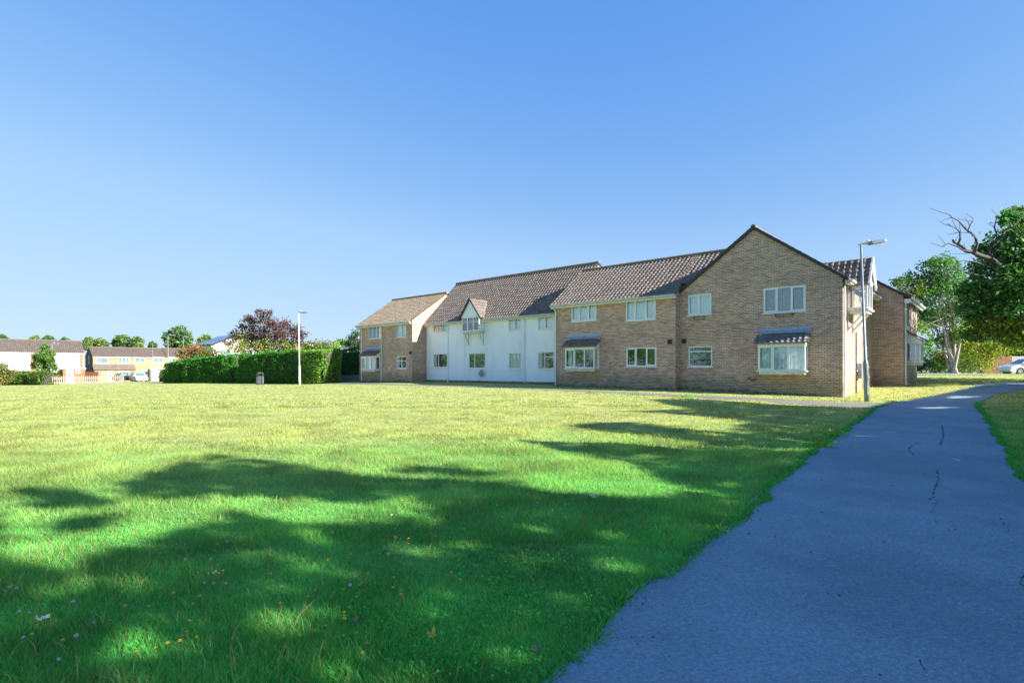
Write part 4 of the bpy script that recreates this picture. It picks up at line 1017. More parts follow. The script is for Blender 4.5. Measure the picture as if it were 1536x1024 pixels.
b = Vector((*hb(1468.5, 44), 0)); lamp('street lamp half hidden in the trees at the far bend of the path', b, at(1466, 452, 44), .9, (-1, -.3, .05))
b = Vector((*hb(229, 95), 0)); lamp('thin pale lamp column before the orange brick terrace', b, at(229, 514, 95), .8, (1, .3, .03), .06, .035)
b = Vector((*hb(275, 92), 0)); lamp('thin lamp column behind the left end of the hedge', b, at(275, 505, 92), .8, (1, .3, .03), .06, .035)

# ------------------------------------------------------------------ litter bin
b = gp(390, 577.2); b = Vector((*hb(390, 47.5), 0)); b.z = g(b.x, b.y); root = empty('litter_bin', b, 0, 'dark grey domed litter bin standing before the hedge', 'litter bin', off=b)
mb = MB(); mb.lathe(b, [(.3, 0), (.3, .06), (.27, .07), (.27, .78), (.285, .8)], 18); mb.build('body', 'grey_plastic', root, False)
for i in range(3):
    mm = MB(); 
sl = MB()
for i in range(12):
    t = i*math.pi/6; c, s_ = math.cos(t), math.sin(t); sl.tube([(b.x+c*.285, b.y+s_*.285, b.z+.12), (b.x+c*.285, b.y+s_*.285, b.z+.72)], .012, 5)
sl.build('ribs', 'galv', root)
mb = MB()
for t in (.3, 1.3, 2.4, 3.4, 4.5, 5.5): mb.tube([(b.x+.26*math.cos(t), b.y+.26*math.sin(t), b.z+.79), (b.x+.26*math.cos(t), b.y+.26*math.sin(t), b.z+.96)], .03, 6)
mb.lathe(b+Vector((0, 0, .95)), [(.29, 0), (.3, .04), (.25, .11), (.14, .17), (0, .19)], 18); mb.build('lid', 'grey_plastic', root)
mb = MB(); mb.box((b.x-.45, b.y-.45, b.z-.08), (b.x+.45, b.y+.45, b.z+.03)); mb.build('base_slab', 'concrete', root)

# ------------------------------------------------------------------ cars
def car(label, loc, rz, paint, group=None, detail=True):
    root = empty('parked_car', loc, rz, label, 'car', group)
    T = lambda a, b, c: Vector((a, c, b)); Wd = .86
    prof = [(-2.05,.35),(-2.1,.62),(-2.0,.9),(-1.6,.98),(-1.15,1.02),(.95,1.0),(1.5,.9),(2.0,.72),(2.1,.5),(2.05,.28),(1.75,.22)]
    def arch(cx): return [(cx+.36*math.cos(t), .3+.36*math.sin(t)) for t in [math.pi*i/8 for i in range(9)]]
    bottom = arch(1.28)+arch(-1.28); bottom = [(1.64,.22)]+[p for p in arch(1.28) if p[1] > .23]+[(.92,.22),(-.92,.22)]+[p for p in arch(-1.28) if p[1] > .23]+[(-1.64,.22),(-1.95,.25)]
    poly = prof+bottom; mb = MB()
    n = len(poly); secs = []
    for yy, sc in ((-Wd, .955), (-Wd*.93, 1.0), (Wd*.93, 1.0), (Wd, .955)):
        secs.append([(x*(1 if sc == 1 else .985), yy, .3+(z-.3)*sc if z > .5 else z) for x, z in poly])
    for A, B in zip(secs[:-1], secs[1:]):
        for i in range(n): mb.face([A[i], A[(i+1) % n], B[(i+1) % n], B[i]])
    mb.face(secs[0]); mb.face(secs[-1])
    cab = [(-1.75,.98),(-1.35,1.36),(-.9,1.45),(.0,1.47),(.35,1.42),(1.1,1.0)]; cin = []
    for yy, k_ in ((-.74, 0), (-.58, 1), (.58, 1), (.74, 0)): pass
    roofp = [(-1.3,1.38),(-.9,1.46),(0,1.48),(.32,1.43)]
    for a, b2 in zip(roofp[:-1], roofp[1:]): mb.face([(a[0], -.6, a[1]), (b2[0], -.6, b2[1]), (b2[0], .6, b2[1]), (a[0], .6, a[1])])
    def pill(x0, z0, x1, z1, y0, y1, w=.045):
        for s_ in (-1, 1): mb.tube([(x0, s_*y0, z0), (x1, s_*y1, z1)], w, 5)
    pill(1.08, .98, .32, 1.43, .74, .6); pill(-1.72, .96, -1.3, 1.38, .76, .6); pill(-.35, .98, -.3, 1.46, .77, .61); pill(-1.3, 1.38, -.9, 1.46, .6, .61, .04); pill(-.9, 1.46, .32, 1.43, .61, .6, .04)
    body = mb.build('body', paint, root)
    gl = MB(); cabp = [(-1.7,.98),(-1.3,1.36),(-.9,1.44),(0,1.45),(.3,1.41),(1.08,.99)]
    for s_ in (-1, 1): gl.face([(x, s_*(.76-(z-.98)*.36), z) for x, z in cabp])
    gl.face([(.3, -.58, 1.42), (.3, .58, 1.42), (1.1, .74, .99), (1.1, -.74, .99)]); gl.face([(-1.3, -.58, 1.36), (-1.3, .58, 1.36), (-1.72, .74, .98), (-1.72, -.74, .98)])
    gl.build('windows', 'farglass', root)
    for cx in (1.28, -1.28):
        for s_ in (-1, 1):
            w = MB(); w.tube([(cx, s_*.66, .31), (cx, s_*.86, .31)], .31, 20); wh = w.build('wheel', 'tyre', root)
            r = MB(); r.tube([(cx, s_*.862, .31), (cx, s_*.87, .31)], .2, 16); r.build('rim', 'rim', wh)
    for s_ in (-1, 1):
        h = MB(); h.box((1.85, s_*.6-.16, .62), (2.085, s_*.6+.16, .76)); h.build('headlight', 'lens', root)
        h = MB(); h.box((-2.11, s_*.66-.1, .68), (-1.98, s_*.66+.12, .88)); h.build('tail_light', 'red_lens', root)
        m_ = MB(); m_.box((.75, s_*.9-.08, .95), (.9, s_*.9+.08, 1.08)); m_.build('mirror', paint, root)
    return root
b = at(1543, 0, 50); car('silver white car parked on the court by the fence at the right edge', (b.x, b.y, g(b.x, b.y)+.02), math.radians(172), 'silver_paint')
b = at(208, 0, 93); car('small white car parked on the road before the orange brick terrace', (b.x, b.y, g(b.x, b.y)+.03), math.radians(-42), 'white_paint')
b = at(191, 0, 95); car('black car mostly hidden behind the white car', (b.x, b.y, g(b.x, b.y)+.03), math.radians(60), 'black_paint')

# ------------------------------------------------------------------ fences
def picket(name, label, A, B, h, gap, w, mat, rails=(.25, .75), post=2.0, cat='fence', top=.0):
    A = Vector((A[0], A[1], 0)); B = Vector((B[0], B[1], 0)); L = (B-A).length; d = (B-A)/L; ang = math.atan2(d.y, d.x)
    z0 = g(A.x, A.y); root = empty(name, (A.x, A.y, z0), ang, label, cat, off=(0, 0, z0)); zf = lambda t: g(A.x+d.x*t, A.y+d.y*t)
    mb = MB(); t = 0.0
    while t < L: mb.box((t, -.012, zf(t)+.03), (t+w, .012, zf(t)+h+random.uniform(-.02, .02))); t += w+gap
    mb.build('pickets' if gap > .02 else 'boards', mat, root); r = MB()
    n = max(1, int(L/post))
    for f in rails:
        for i in range(n): r.box((L*i/n, .013, zf(L*i/n)+h*f-.04), (L*(i+1)/n, .05, zf(L*i/n)+h*f+.04))
    r.build('rail', mat, root)
    for i in range(n+1):
        p = MB(); x = L*i/n; p.box((x-.05, .051, zf(x)-.1), (x+.05, .15, zf(x)+h+.04)); p.build('post', mat, root)
    return root
picket('picket_fence', 'weathered grey-white picket fence along the far left edge of the green', hb(75, 66), hb(112, 67.5), 1.0, .10, .1, 'timber')
picket('picket_fence', 'weathered picket fence before the brick porches', hb(112.5, 67.8), hb(186, 70.5), 1.0, .10, .1, 'timber')
picket('board_fence', 'red-brown close-boarded garden fence beyond the path bend', hb(1472, 55), hb(1517, 55), 1.75, .006, .12, 'timber_red')
picket('board_fence', 'silver-grey close-boarded fence right of the red-brown one', hb(1517.5, 55), hb(1620, 56), 1.78, .006, .12, 'timber_grey')
picket('board_fence', 'short orange-brown fence between the two far terraces', hb(127, 88), hb(146, 88), 1.7, .006, .12, 'timber_red')
picket('board_fence', 'dark brown low fence beside the white garage', hb(239, 82), hb(252, 82), 1.2, .006, .12, 'timber_dark')

# ------------------------------------------------------------------ far terraces on the left
def fwin(root, T, a, b, c, d, mull=(.5,), curt='d'):
    mb = MB(); bars(mb, T, a, b, c, d, mull, {}, .09, -.05, .01); w = mb.build('window', 'upvc', root)
    p = MB(); p.face([T(a+.04, c+.04, -.02), T(b-.04, c+.04, -.02), T(b-.04, d-.04, -.02), T(a+.04, d-.04, -.02)]); p.build('pane', 'farglass' if curt != 'net' else 'glass', w)
    if curt == 'net': cu = MB(); cu.face([T(a+.04, c+.04, -.045), T(b-.04, c+.04, -.045), T(b-.04, d-.04, -.045), T(a+.04, d-.04, -.045)]); cu.build('curtain', 'net', w)
def door(root, T, a, b, c, d, mat='door_white'):
    mb = MB(); mb.box((a, c, -.03), (b, d, .03), T); dr = mb.build('door', mat, root)
    p = MB(); p.prism([((a+b)/2+.16*math.cos(t), c+(d-c)*.6+.4*math.sin(t)) for t in [i*math.pi/6 for i in range(12)]], .031, .036, T); p.build('pane', 'farglass', dr)
    h = MB(); h.box((a+.08, c+.95, .031), (a+.14, c+1.1, .08), T); h.build('handle', 'galv', dr)
Z1 = lambda v: 480+v/5.486
X1 = lambda u: u/5.486
# row 1, white upper storey
Yc = 86.0; cpt = at(125.4, 0, Yc); F1 = Frame((cpt.x, cpt.y), (.72, .69))
e1z = F1.z(529.2, 0, 0)
def frect(fr, u0, u1, v0, v1, y=0): return px_rect(X1(u0), X1(u1), (Z1(v0), Z1(v1)), (Z1(v0), Z1(v1)), y, fr)
L1 = [0, F1.xof(48, 0), F1.xof(-30, 0)]
for j in range(2):
    xb, xa = L1[j], L1[j+1]
    rt = broot('terraced_house', xb, 0, ['white-fronted terraced house behind the small green tree, right end of its row','white-fronted terraced house at the far left edge of the photo'][j], 'house', F1, 'white-fronted terrace')
    gz = min(F1.g(xa, 0), F1.g(xb, 0))
    house_block(rt, xa+(.0 if j else .003), xb, 0, 7.6, e1z, F1.z(512.5, 0, 3.8)-e1z, [], 'red_brick', 'tile_grey', fr=F1, side=.1 if j == 0 else .0, oh=.25)
    pnl = MB()
    for (u0, u1) in ([(310, 655)] if j == 0 else [(-160, 250)]):
        a, b_, c, d = frect(F1, u0, u1, 272, 410); a = max(a, xa+.02); pnl.box((a, c, .0), (b_, d-.05, .06), front(0))
    pnl.build('white_cladding', 'render', rt)
    T = front(-.07)
    if j == 0:
        fwin(rt, T, *frect(F1, 585, 650, 285, 330), curt='d'); fwin(rt, T, *frect(F1, 420, 466, 418, 472), (.5,), 'd')
        a, b_, c, d = frect(F1, 512, 688, 402, 500)
        pr = MB(); pr.box((a, -1.2, gz-.3), (b_, -.061, d)); pr.build('porch', 'red_brick', rt); pf = MB(); pf.box((a-.15, -1.4, d), (b_+.15, 0-.062, d+.16)); pf.build('porch_roof', 'upvc', rt)
        T2 = front(-1.2); q = frect(F1, 545, 603, 410, 500, -1.2); door(rt, T2, q[0], q[1], gz+.05, q[3]); fwin(rt, T2, *frect(F1, 622, 660, 410, 438, -1.2), ())
        u = F1.xof(125, -.05); pipe(rt, [(u, -.1, e1z-.1), (u, -.1, gz+3), (u, -.1, gz)], .05, 'upvc')
    else:
        fwin(rt, T, *frect(F1, 78, 132, 283, 342)); fwin(rt, T, *frect(F1, 145, 182, 283, 342), ()); fwin(rt, T, *frect(F1, 190, 246, 283, 342))
        fwin(rt, T, *frect(F1, 70, 130, 425, 484)); a, b_, c, d = frect(F1, 138, 230, 402, 500); door(rt, front(-.02), a+.4, a+1.3, gz+.05, gz+2.1)
# row 2, orange brick
cpt = at(139.4, 0, 99.0); F2 = Frame((cpt.x, cpt.y), (.70, .714)); e2z = F2.z(534.5, 0, 0)
L2 = [0, F2.xof(X1(1078), 0), F2.xof(X1(1372), 0)]
for j in range(2):
    xa, xb = L2[j]+(.003 if j else 0), L2[j+1]; gz = min(F2.g(xa, 0), F2.g(xb, 0))
    rt = broot('terraced_house', xa, 0, ['orange brick terraced house with lean-to porch and dark gable end','orange brick terraced house behind the parked white car'][j], 'house', F2, 'orange brick terrace')
    house_block(rt, xa, xb, 0, 8.0, e2z, F2.z(520.8, 0, 4)-e2z, [], 'orange_brick', 'tile_grey', fr=F2, side=.08 if j == 0 else 0, oh=.25)
    T = front(-.07)
    if j == 0:
        sd = MB(); wall(sd, left(xa-.03), -8.0, 0, gz-.3, e2z-.02, (), (-4, F2.z(520.8, 0, 4)-.05)); sd.build('gable_cladding', 'dark_cladding', rt)  # dark sheet laid over the brick of this gable end
        fwin(rt, left(xa-.05), -4.6, -3.6, 2.3, 3.7, (), 'd')
        fwin(rt, T, *frect(F2, 797, 892, 310, 358), (.3,)); fwin(rt, T, *frect(F2, 972, 1062, 306, 356), (.35, .7), 'd')
        a, b_, c, d = frect(F2, 780, 1108, 410, 500, -1.2)
        pr = MB(); pr.box((a, -1.2, gz-.3), (b_, -.001, d)); pr.build('porch', 'orange_brick', rt)
        rf = MB(); roofplane(rf, (a-.2, -1.45, d+.02), (1, 0, 0), (0, 1.45, 1.05), b_-a+.4, 1.75); rf.build('porch_roof', 'tile', rt)
        T2 = front(-1.21); q = frect(F2, 880, 932, 422, 490, -1.2); door(rt, T2, q[0], q[1], gz+.05, q[3]); fwin(rt, T2, *frect(F2, 835, 860, 424, 448, -1.2), ()); fwin(rt, T2, *frect(F2, 975, 1066, 420, 466, -1.2), (.4,), 'd')
    else:
        fwin(rt, T, *frect(F2, 1105, 1192, 305, 352)); fwin(rt, T, *frect(F2, 1260, 1345, 303, 350)); fwin(rt, T, *frect(F2, 1135, 1215, 415, 472), (.4,), 'd')
        a, b_, c, d = frect(F2, 1228, 1372, 402, 500); gr = MB(); gr.box((a, -1.6, gz-.3), (b_, -.001, d-.1)); gr.build('garage', 'upvc', rt); gf = MB(); gf.box((a-.1, -1.75, d-.1), (b_+.1, 0-.001, d+.12)); gf.build('garage_roof', 'upvc', rt)
cpt = at(X1(1374), 0, 109.5); F3 = Frame((cpt.x, cpt.y), (.70, .714)); e3z = F3.z(534.9, 0, 0)
for j in range(2):
    xa, xb = j*6.4, j*6.4+6.397; gz = F3.g(xa, 0)
    rt = broot('terraced_house', xa, 0, ['orange brick terraced house just left of the hedge end lamp','terraced house end half hidden behind the hedge and shrubs'][j], 'house', F3, 'orange brick terrace')
    house_block(rt, xa, xb, 0, 8.0, e3z, F3.z(522.6, 0, 4)-e3z, [], 'orange_brick', 'tile_grey', fr=F3, side=0, oh=.25)
    if j == 0: fwin(rt, front(-.07), *frect(F3, 1385, 1470, 318, 358), (.35, .7))
    else: fwin(rt, front(-.07), 7, 8.9, e3z-1.7, e3z-.6)
# house with solar panels
def gable_house(name, label, px, Y, U, w, dep, eave, top, matw, tile, solar=False, wins=()):
    c = at(px, 0, Y); fr = Frame((c.x, c.y), U); rt = broot(name, 0, 0, label, 'house', fr); gz = fr.g(0, 0)-.8; m = MB()
    wall(m, front(0), 0, w, gz, eave, (), (w/2, top)); wall(m, left(0), -dep, 0, gz, eave); wall(m, right(w), 0, dep, gz, eave); wall(m, back(dep), -w, 0, gz, eave, (), (-w/2, top)); m.build('wall', matw, rt)
    gable_roof(rt, 0, w, w/2, eave, top, 0, dep, tile, ohs=.35, fo=.3)
    v = MB()
    for xa in (-.35, w+.35):
        p_ = (top-eave)/(w/2); za = eave-.35*p_
        v.prism([(xa, za-.12), (w/2, top-.1), (w/2, top+.12), (xa, za+.1)], -.36, -.3, lambda a, b, c: Vector((a, c, b)))
    v.build('bargeboard', 'upvc', rt)
    if solar:
        p_ = (top-eave)/(w/2); th = math.atan(p_)
        for i in range(5):
            for k_ in range(2):
                s = MB(); S = Vector((math.cos(th), 0, math.sin(th))); nn = Vector((-math.sin(th), 0, math.cos(th))); P = Vector((-.1, 0, eave-.1*p_+.12))+nn*.1+S*(.1+k_*1.75)+Vector((0, .4+i*1.25, 0))
                A = [P, P+Vector((0, 1.2, 0)), P+Vector((0, 1.2, 0))+S*1.68, P+S*1.68]; B_ = [q+nn*.05 for q in A]
                s.face(A); s.face(B_)
                for z_ in range(4): s.face([A[z_], A[(z_+1) % 4], B_[(z_+1) % 4], B_[z_]])
                s.build('solar_panel', 'solar', rt)
    for T, q in wins: fwin(rt, T, *q)
    return rt
gable_house('solar_house', 'white house with solar panels on its roof behind the hedge', 320, 72, (.66, .75), 6.5, 7.5, at(0, 518.5, 72).z, at(0, 503.5, 74).z, 'render', 'tile_grey', True, [(left(-.06), (-3.4, -1.6, 3.0, 4.1)), (left(-.06), (-6.6, -5.2, 3.0, 4.1)), (front(-.06), (.8, 2.2, 2.9, 4.0)), (front(-.06), (3.6, 5.0, 2.9, 4.0))])
gable_house('far_house', 'orange brick gable showing between the purple tree and the lamp', 424, 78, (.99, .1), 6, 7, at(0, 525, 78).z, at(0, 513.5, 78).z, 'orange_brick', 'tile_grey')
gable_house('far_house', 'pale distant house roof over the recessed hedge', 503, 92, (.97, -.2), 4.5, 7, at(0, 522, 92).z, at(0, 516.5, 92).z, 'render', 'solar')
gable_house('far_house', 'distant pale roof showing behind the red-brown fence', 1478, 75, (.99, .05), 6, 8, at(0, 537, 75).z, at(0, 527, 75).z, 'render', 'tile_grey')

# ------------------------------------------------------------------ trees and shrubs, left half
cl = []
for (px, py, r, c) in [(365,505,15,OL),(358,520,14,OL),(380,515,16,OL),(375,500,13,PU),(400,520,16,OL),(392,503,14,PU),(415,512,15,(.14,.10,.05)),(430,520,13,OL),(350,503,10,PU),(385,482,12,PU),(372,478,9,PU),(398,475,9,PU),(405,488,13,PU),(425,485,14,PU),(440,492,12,PU),(450,505,12,PU),(420,498,14,PU),(362,490,8,PU),(390,470,7,PU),(405,468,5,PU),(455,515,9,PU),(437,508,12,(.16,.08,.05)),(345,512,9,(.16,.09,.06)),(400,530,14,OL),(370,530,14,OL),(435,528,12,OL)]:
    cl.append(pxclump(px, py, r, 61+random.uniform(-1.5, 1.5), int(r*r*3.1), c, sy=.85))
tree('purple_maple', 'large purple and olive leaved tree standing behind the hedge', at(395, 0, 61)[:2], cl, .22, .21, 'bark', 1, sub=8, spread=.3, twigs=3)
bush('flowering_shrub', 'olive shrub with pinkish tips over the left end of the hedge', [(272,530,8),(285,527,10),(298,525,10),(310,527,10),(290,537,12),(308,536,12),(325,533,10),(275,540,10)], 62, 420, [(.22, .2, .05), (.30, .18, .08), (.14, .2, .04)], .2, 'shrub')
bush('garden_shrub', 'yellow-green shrub tops right of the lamp behind the hedge', [(462,520,9),(475,517,9),(488,517,8),(500,519,7),(470,527,9),(485,525,9)], 60, 420, [(.14, .2, .04), LG], .2, 'shrub')
bush('garden_conifer', 'dark blue-green conifer beside the brick end block', [(530,508,7),(536,500,6),(530,520,9),(538,515,8),(522,515,5),(541,490,3)], 62, 500, [(.04, .09, .05), (.05, .11, .05)], .2, 'conifer')
bush('garden_shrub', 'low distant green shrubs over the recessed hedge', [(505,516,5),(515,514,5),(522,517,5)], 75, 500, [MG, LG], .3, 'shrub')
def fartree(label, px, py, r, Y, cols, n=900):
    return tree('background_tree', label, at(px, 0, Y)[:2], [pxclump(px+dx*r, py+dy*r, r*.5, Y+random.uniform(-1, 1), int(n*(1 if r < 15 else 1.5)), random.choice(cols), sy=.85) for dx, dy in [(0, -.5), (-.55, 0), (.55, -.05), (0, .3), (-.35, .5), (.4, .5), (-.25, -.2), (.3, -.3)]], .2, .55, 'bark', group='trees beyond the houses')
DD = [(.10, .20, .08), (.13, .23, .08), (.18, .26, .09)]  # greens lightened to stand in for haze over the distance
for lb, px, py, r, Y in [('dark tree top over the roof at the far left edge',2,512,9,130),('flat tree top over the ridge of the white-fronted terrace, left one',52,511,7,140),('tree top over the terrace ridge, one with a thin tip',73,510,7,140),('smaller tree top near the right end of the white-fronted terrace',98,513,6,140),
    ('grey-green tree behind the gap between the terraces',134,516,9,135),('pale tree behind the left end of the orange terrace',152,515,8,135),('dark round tree above the orange terrace',183,514,12,130),('second dark tree above the orange terrace',205,515,9,130),('small yellowish tree over the terrace end',229,518,5,135),
    ('large rounded green tree left of the solar roofed house',268,508,17,120),('loose green tree between the large round one and the solar roof',308,513,11,115),('low tree line behind the hedge near the brick end block',512,518,9,120)]:
    fartree(lb, px, py, r, Y, DD)
tree('garden_tree', 'small bright green tree before the white-fronted terrace', at(67, 0, 72)[:2], [pxclump(px, py, r, 72+random.uniform(-.6, .6), int(r*r*9), random.choice([(.10, .22, .04), (.13, .25, .05)])) for px, py, r in [(67,520,5),(62,530,8),(73,531,8),(56,538,7),(68,541,9),(80,540,7),(62,550,8),(74,551,8),(84,549,5),(52,548,5)]], .08, .22, 'bark', 1, sub=7)
hedge('garden_hedge', 'rounded green hedge in front of the small tree', hb(22, 69), hb(76, 66), 2.0, 1.5, 1.45, [(.10, .2, .03), (.08, .17, .03)], size=.2, dens=120)
bush('garden_shrub', 'pale olive shrub at the left edge of the photo', [(0,548,9),(6,555,9),(-6,560,10),(5,566,9),(12,568,6)], 66, 420, [(.2, .2, .06), (.14, .18, .05)], .22, 'shrub')
hedge('garden_hedge', 'low hedge against the fence beside the garage', hb(240, 84), hb(253, 84), .8, 1.9, 1.9, [(.12, .2, .04)], size=.2, dens=90)

# ------------------------------------------------------------------ grass
def grassfield(n, ylo, yhi, hmin, hmax, wd, power=1.0, seg=True, xlim=1.05, lush=1.0):
    u = rng.random(n); Y = ylo*(yhi/ylo)**(u**power); X = (rng.random(n)*2-1)*Y*xlim
    ok = ~inpoly(X, Y, poly_path) & ~inpoly(X, Y, poly_side)
    lx = (X-FR.O.x)*FR.U.x+(Y-FR.O.y)*FR.U.y; ly = (X-FR.O.x)*FR.N.x+(Y-FR.O.y)*FR.N.y
    ok &= ~((ly > -.45) & (lx < .05) & (lx > -36)) & ~((ly > 7.6) & (lx < 1.35))
    X, Y = X[ok], Y[ok]; n = len(X); Z = G(X, Y)
    patch = vnoise(X, Y, .9, 1)*.6+vnoise(X, Y, .28, 2)*.4; big_ = vnoise(X, Y, 3.0, 4)
    H = (hmin+(hmax-hmin)*rng.random(n))*(.35+1.25*patch**1.5); tall = rng.random(n) < .012; H[tall] *= 1.9
    th = rng.random(n)*2*np.pi; lean = H*(.25+.6*rng.random(n)); ph = rng.random(n)*2*np.pi
    wx = np.cos(th)*wd*.5*(1+Y*0); wy = np.sin(th)*wd*.5
    lx, ly = np.cos(ph)*lean, np.sin(ph)*lean; b = np.stack([X, Y, Z-.004], 1)
    W_ = np.stack([wx, wy, np.zeros(n)], 1)
    m_ = b+np.stack([lx*.35, ly*.35, H*.6], 1); t = b+np.stack([lx, ly, H], 1)
    dry = np.clip((Y-.35*X-3)/10, 0, 1)+(patch-.5)*.5+.25*(big_-.5); dry = np.clip(dry+.12*rng.normal(size=n), 0, 1)[:, None]
    g1 = np.array([.125, .50, .115]); g2 = np.array([.41, .47, .16])
    c = g1*(1-dry)+g2*dry; c = c*(.7+.6*rng.random((n, 1)))*(.62+.76*vnoise(X, Y, .45, 6))[:, None]
    c[tall] = np.array([.42, .40, .20])*(.6+.8*rng.random((int(tall.sum()), 1))); yel = rng.random(n) < .06; c[yel] = np.array([.42, .36, .12]); dk = rng.random(n) < .15; c[dk] *= np.array([.6, .8, .9])
    if seg:
        V = np.stack([b-W_, b+W_, m_+W_*.8, m_-W_*.8, t, t], 1)[:, :5].reshape(-1, 3); i = np.arange(n)*5
        Fq = np.stack([i, i+1, i+2, i+3], 1); Ft = np.stack([i+3, i+2, i+4, i+4], 1)
        T3 = np.concatenate([np.stack([i, i+1, i+2], 1), np.stack([i, i+2, i+3], 1), np.stack([i+3, i+2, i+4], 1)])
        return V, T3, np.repeat(c, 5, axis=0)
    V = np.stack([b-W_, b+W_, t], 1).reshape(-1, 3); i = np.arange(n)*3
    return V, np.stack([i, i+1, i+2], 1), np.repeat(c, 3, axis=0)
parts = [grassfield(150000, 1.6, 4.6, .035, .085, .0045, .8, True), grassfield(170000, 4.2, 9, .035, .085, .008, .85, False), grassfield(150000, 8.5, 19, .03, .075, .016, .9, False), grassfield(120000, 18, 60, .03, .07, .04, 1.0, False, .98)]
# ragged overgrowth leaning over the tarmac edge
def fringe(edge, n, spread, hmin, hmax):
    P = np.array(edge); i = rng.integers(0, len(P)-1, n); t = rng.random(n)[:, None]; p = P[i]*(1-t)+P[i+1]*t; d = P[i+1]-P[i]; d /= np.linalg.norm(d, axis=1)[:, None]
    nn = np.stack([d[:, 1], -d[:, 0]], 1); lump = vnoise(p[:, 0]*3, p[:, 1]*3, 1.0, 12); p = p+nn*(rng.normal(size=(n, 1))*spread*.5+(lump[:, None]-.45)*spread*2)
    return p
for edge, sg in ((La[:62], 1), (Ra[:62], -1)):
    p = fringe([e for e in edge if e[1] > 1], 12000, .045*sg, 0, 0); Z = G(p[:, 0], p[:, 1])+.02; n = len(p)
    H = .02+.05*rng.random(n); ph = rng.random(n)*6.283; b = np.stack([p[:, 0], p[:, 1], Z-.02], 1); th = rng.random(n)*6.283; wd = .004+.0012*p[:, 1]
    W_ = np.stack([np.cos(th)*wd, np.sin(th)*wd, 0*th], 1); t = b+np.stack([np.cos(ph)*H*.8, np.sin(ph)*H*.8, H], 1)
    c = np.array([.10, .46, .11])*(.6+.7*rng.random((n, 1))); i = np.arange(n)*3
    parts.append((np.stack([b-W_, b+W_, t], 1).reshape(-1, 3), np.stack([i, i+1, i+2], 1), np.repeat(c, 3, axis=0)))
nb = 0; VV = []; FF = []; CC = []
for V, Fc, c in parts: VV.append(V); FF.append(Fc+nb); CC.append(c); nb += len(V)
gr = npmesh('lawn_grass', np.concatenate(VV), np.concatenate(FF), 3, 'grassblade', colors=np.concatenate(CC).clip(.002, .9)); tag(gr, 'short green and yellowing grass covering the open lawn', 'grass', kind='stuff')
# weeds of broad leaves in the turf near the path edge
wd_ = []
for _ in range(1200):
    px = random.uniform(520, 1010); py = random.uniform(830, 1023); p = gp(px, py)
    if vnoise(np.array([p.x]), np.array([p.y]), .3, 21)[0] > .6: wd_.append(p)
P = np.array([(p.x, p.y) for p in wd_]); ok = ~inpoly(P[:, 0], P[:, 1], poly_path); P = P[ok]
C = np.repeat(np.stack([P[:, 0], P[:, 1], G(P[:, 0], P[:, 1])+.03], 1), 6, 0); C += rng.normal(size=C.shape)*np.array([.03, .03, .014]); V, Fc, Cc = leafgeo(C, .016, np.array([(.10, .50, .12)]*len(C)), .25, .4)
o = npmesh('clover', V, Fc, 4, 'grassblade', colors=Cc); tag(o, 'small-leaved clover mat in the turf beside the path edge', 'clover', kind='stuff')
# loose grit on the tarmac and dry litter along its right edge
n_ = 1500; t_ = rng.random(n_); i_ = rng.integers(0, 58, n_); w_ = rng.random(n_)[:, None]; w_[n_//3:] = 1-np.abs(rng.normal(size=(n_-n_//3, 1)))*.035; e_ = (np.arange(n_) % 2 == 0)[:, None] & (np.arange(n_) > n_//3)[:, None]; w_ = np.where(e_, 1-w_, w_)
P_ = np.array(La)[i_]*(1-w_)+np.array(Ra)[i_]*w_+rng.normal(size=(n_, 2))*.05
C = np.stack([P_[:, 0], P_[:, 1], G(P_[:, 0], P_[:, 1])+.026], 1); V, Fc, Cc = leafgeo(C, .016, np.array([(.34, .32, .27), (.22, .15, .09), (.12, .10, .08)])[rng.integers(0, 3, n_)], .2, .8)
o = npmesh('leaf_litter', V, Fc, 4, 'grassblade', colors=Cc); tag(o, 'fine grit and dry leaf litter on the tarmac path', 'litter', kind='stuff')
# dandelions and seed heads
M['petal'] = simple('yellow_petals', (.7, .5, .02), .7, 0, (.55, .36, .01), 40); M['seed'] = simple('grey_seed_head', (.62, .66, .66), .9, 0, (.5, .53, .53), 60)
M['stem'] = simple('pale_green_stem', (.22, .30, .08), .7, 0, (.28, .22, .08), 20)
def flower(kind, h):
    mb = MB(); mb.tube([(0, 0, -.01), (.006, .004, h*.5), (.0, .0, h)], .0018, 5)
    if kind == 'y':
        mb.mi = 1
        for ring, (r, z) in enumerate(((.017, 0), (.012, .004), (.007, .007))):
            for i in range(10):
                t = i*.628+ring*.3; a = Vector((math.cos(t), math.sin(t), .15)); s_ = Vector((-math.sin(t), math.cos(t), 0))*.003
                mb.face([(0, 0, h+z), a*r*.6+s_+Vector((0, 0, h+z)), a*r+Vector((0, 0, h+z)), a*r*.6-s_+Vector((0, 0, h+z))])
    else:
        mb.mi = 1
        for i in range(60):
            d = Vector((random.gauss(0, 1), random.gauss(0, 1), random.gauss(0, 1))).normalized(); r = .013; e = d.orthogonal().normalized()*.003; f = d.cross(e).normalized()*.003; c = Vector((0, 0, h+.01))+d*r
            mb.face([c-e, c-f, c+e, c+f])
    return mb
def place_flowers(kind, name, cat, label, group, spots, mats):
    proto = None
    for i, (px, py) in enumerate(spots):
        p = gp(px, py)
        if proto is None:
            proto = flower(kind, .085).build(name, mats, loc=(0, 0, 0)); tag(proto, label, cat, group); o = proto
        else: o = proto.copy(); col.objects.link(o)
        o.location = p; s_ = random.uniform(.45, .8); o.scale = (s_, s_, s_*random.uniform(.8, 1.3)); o.rotation_euler = (random.uniform(-.3, .3), random.uniform(-.3, .3), random.uniform(0, 6))
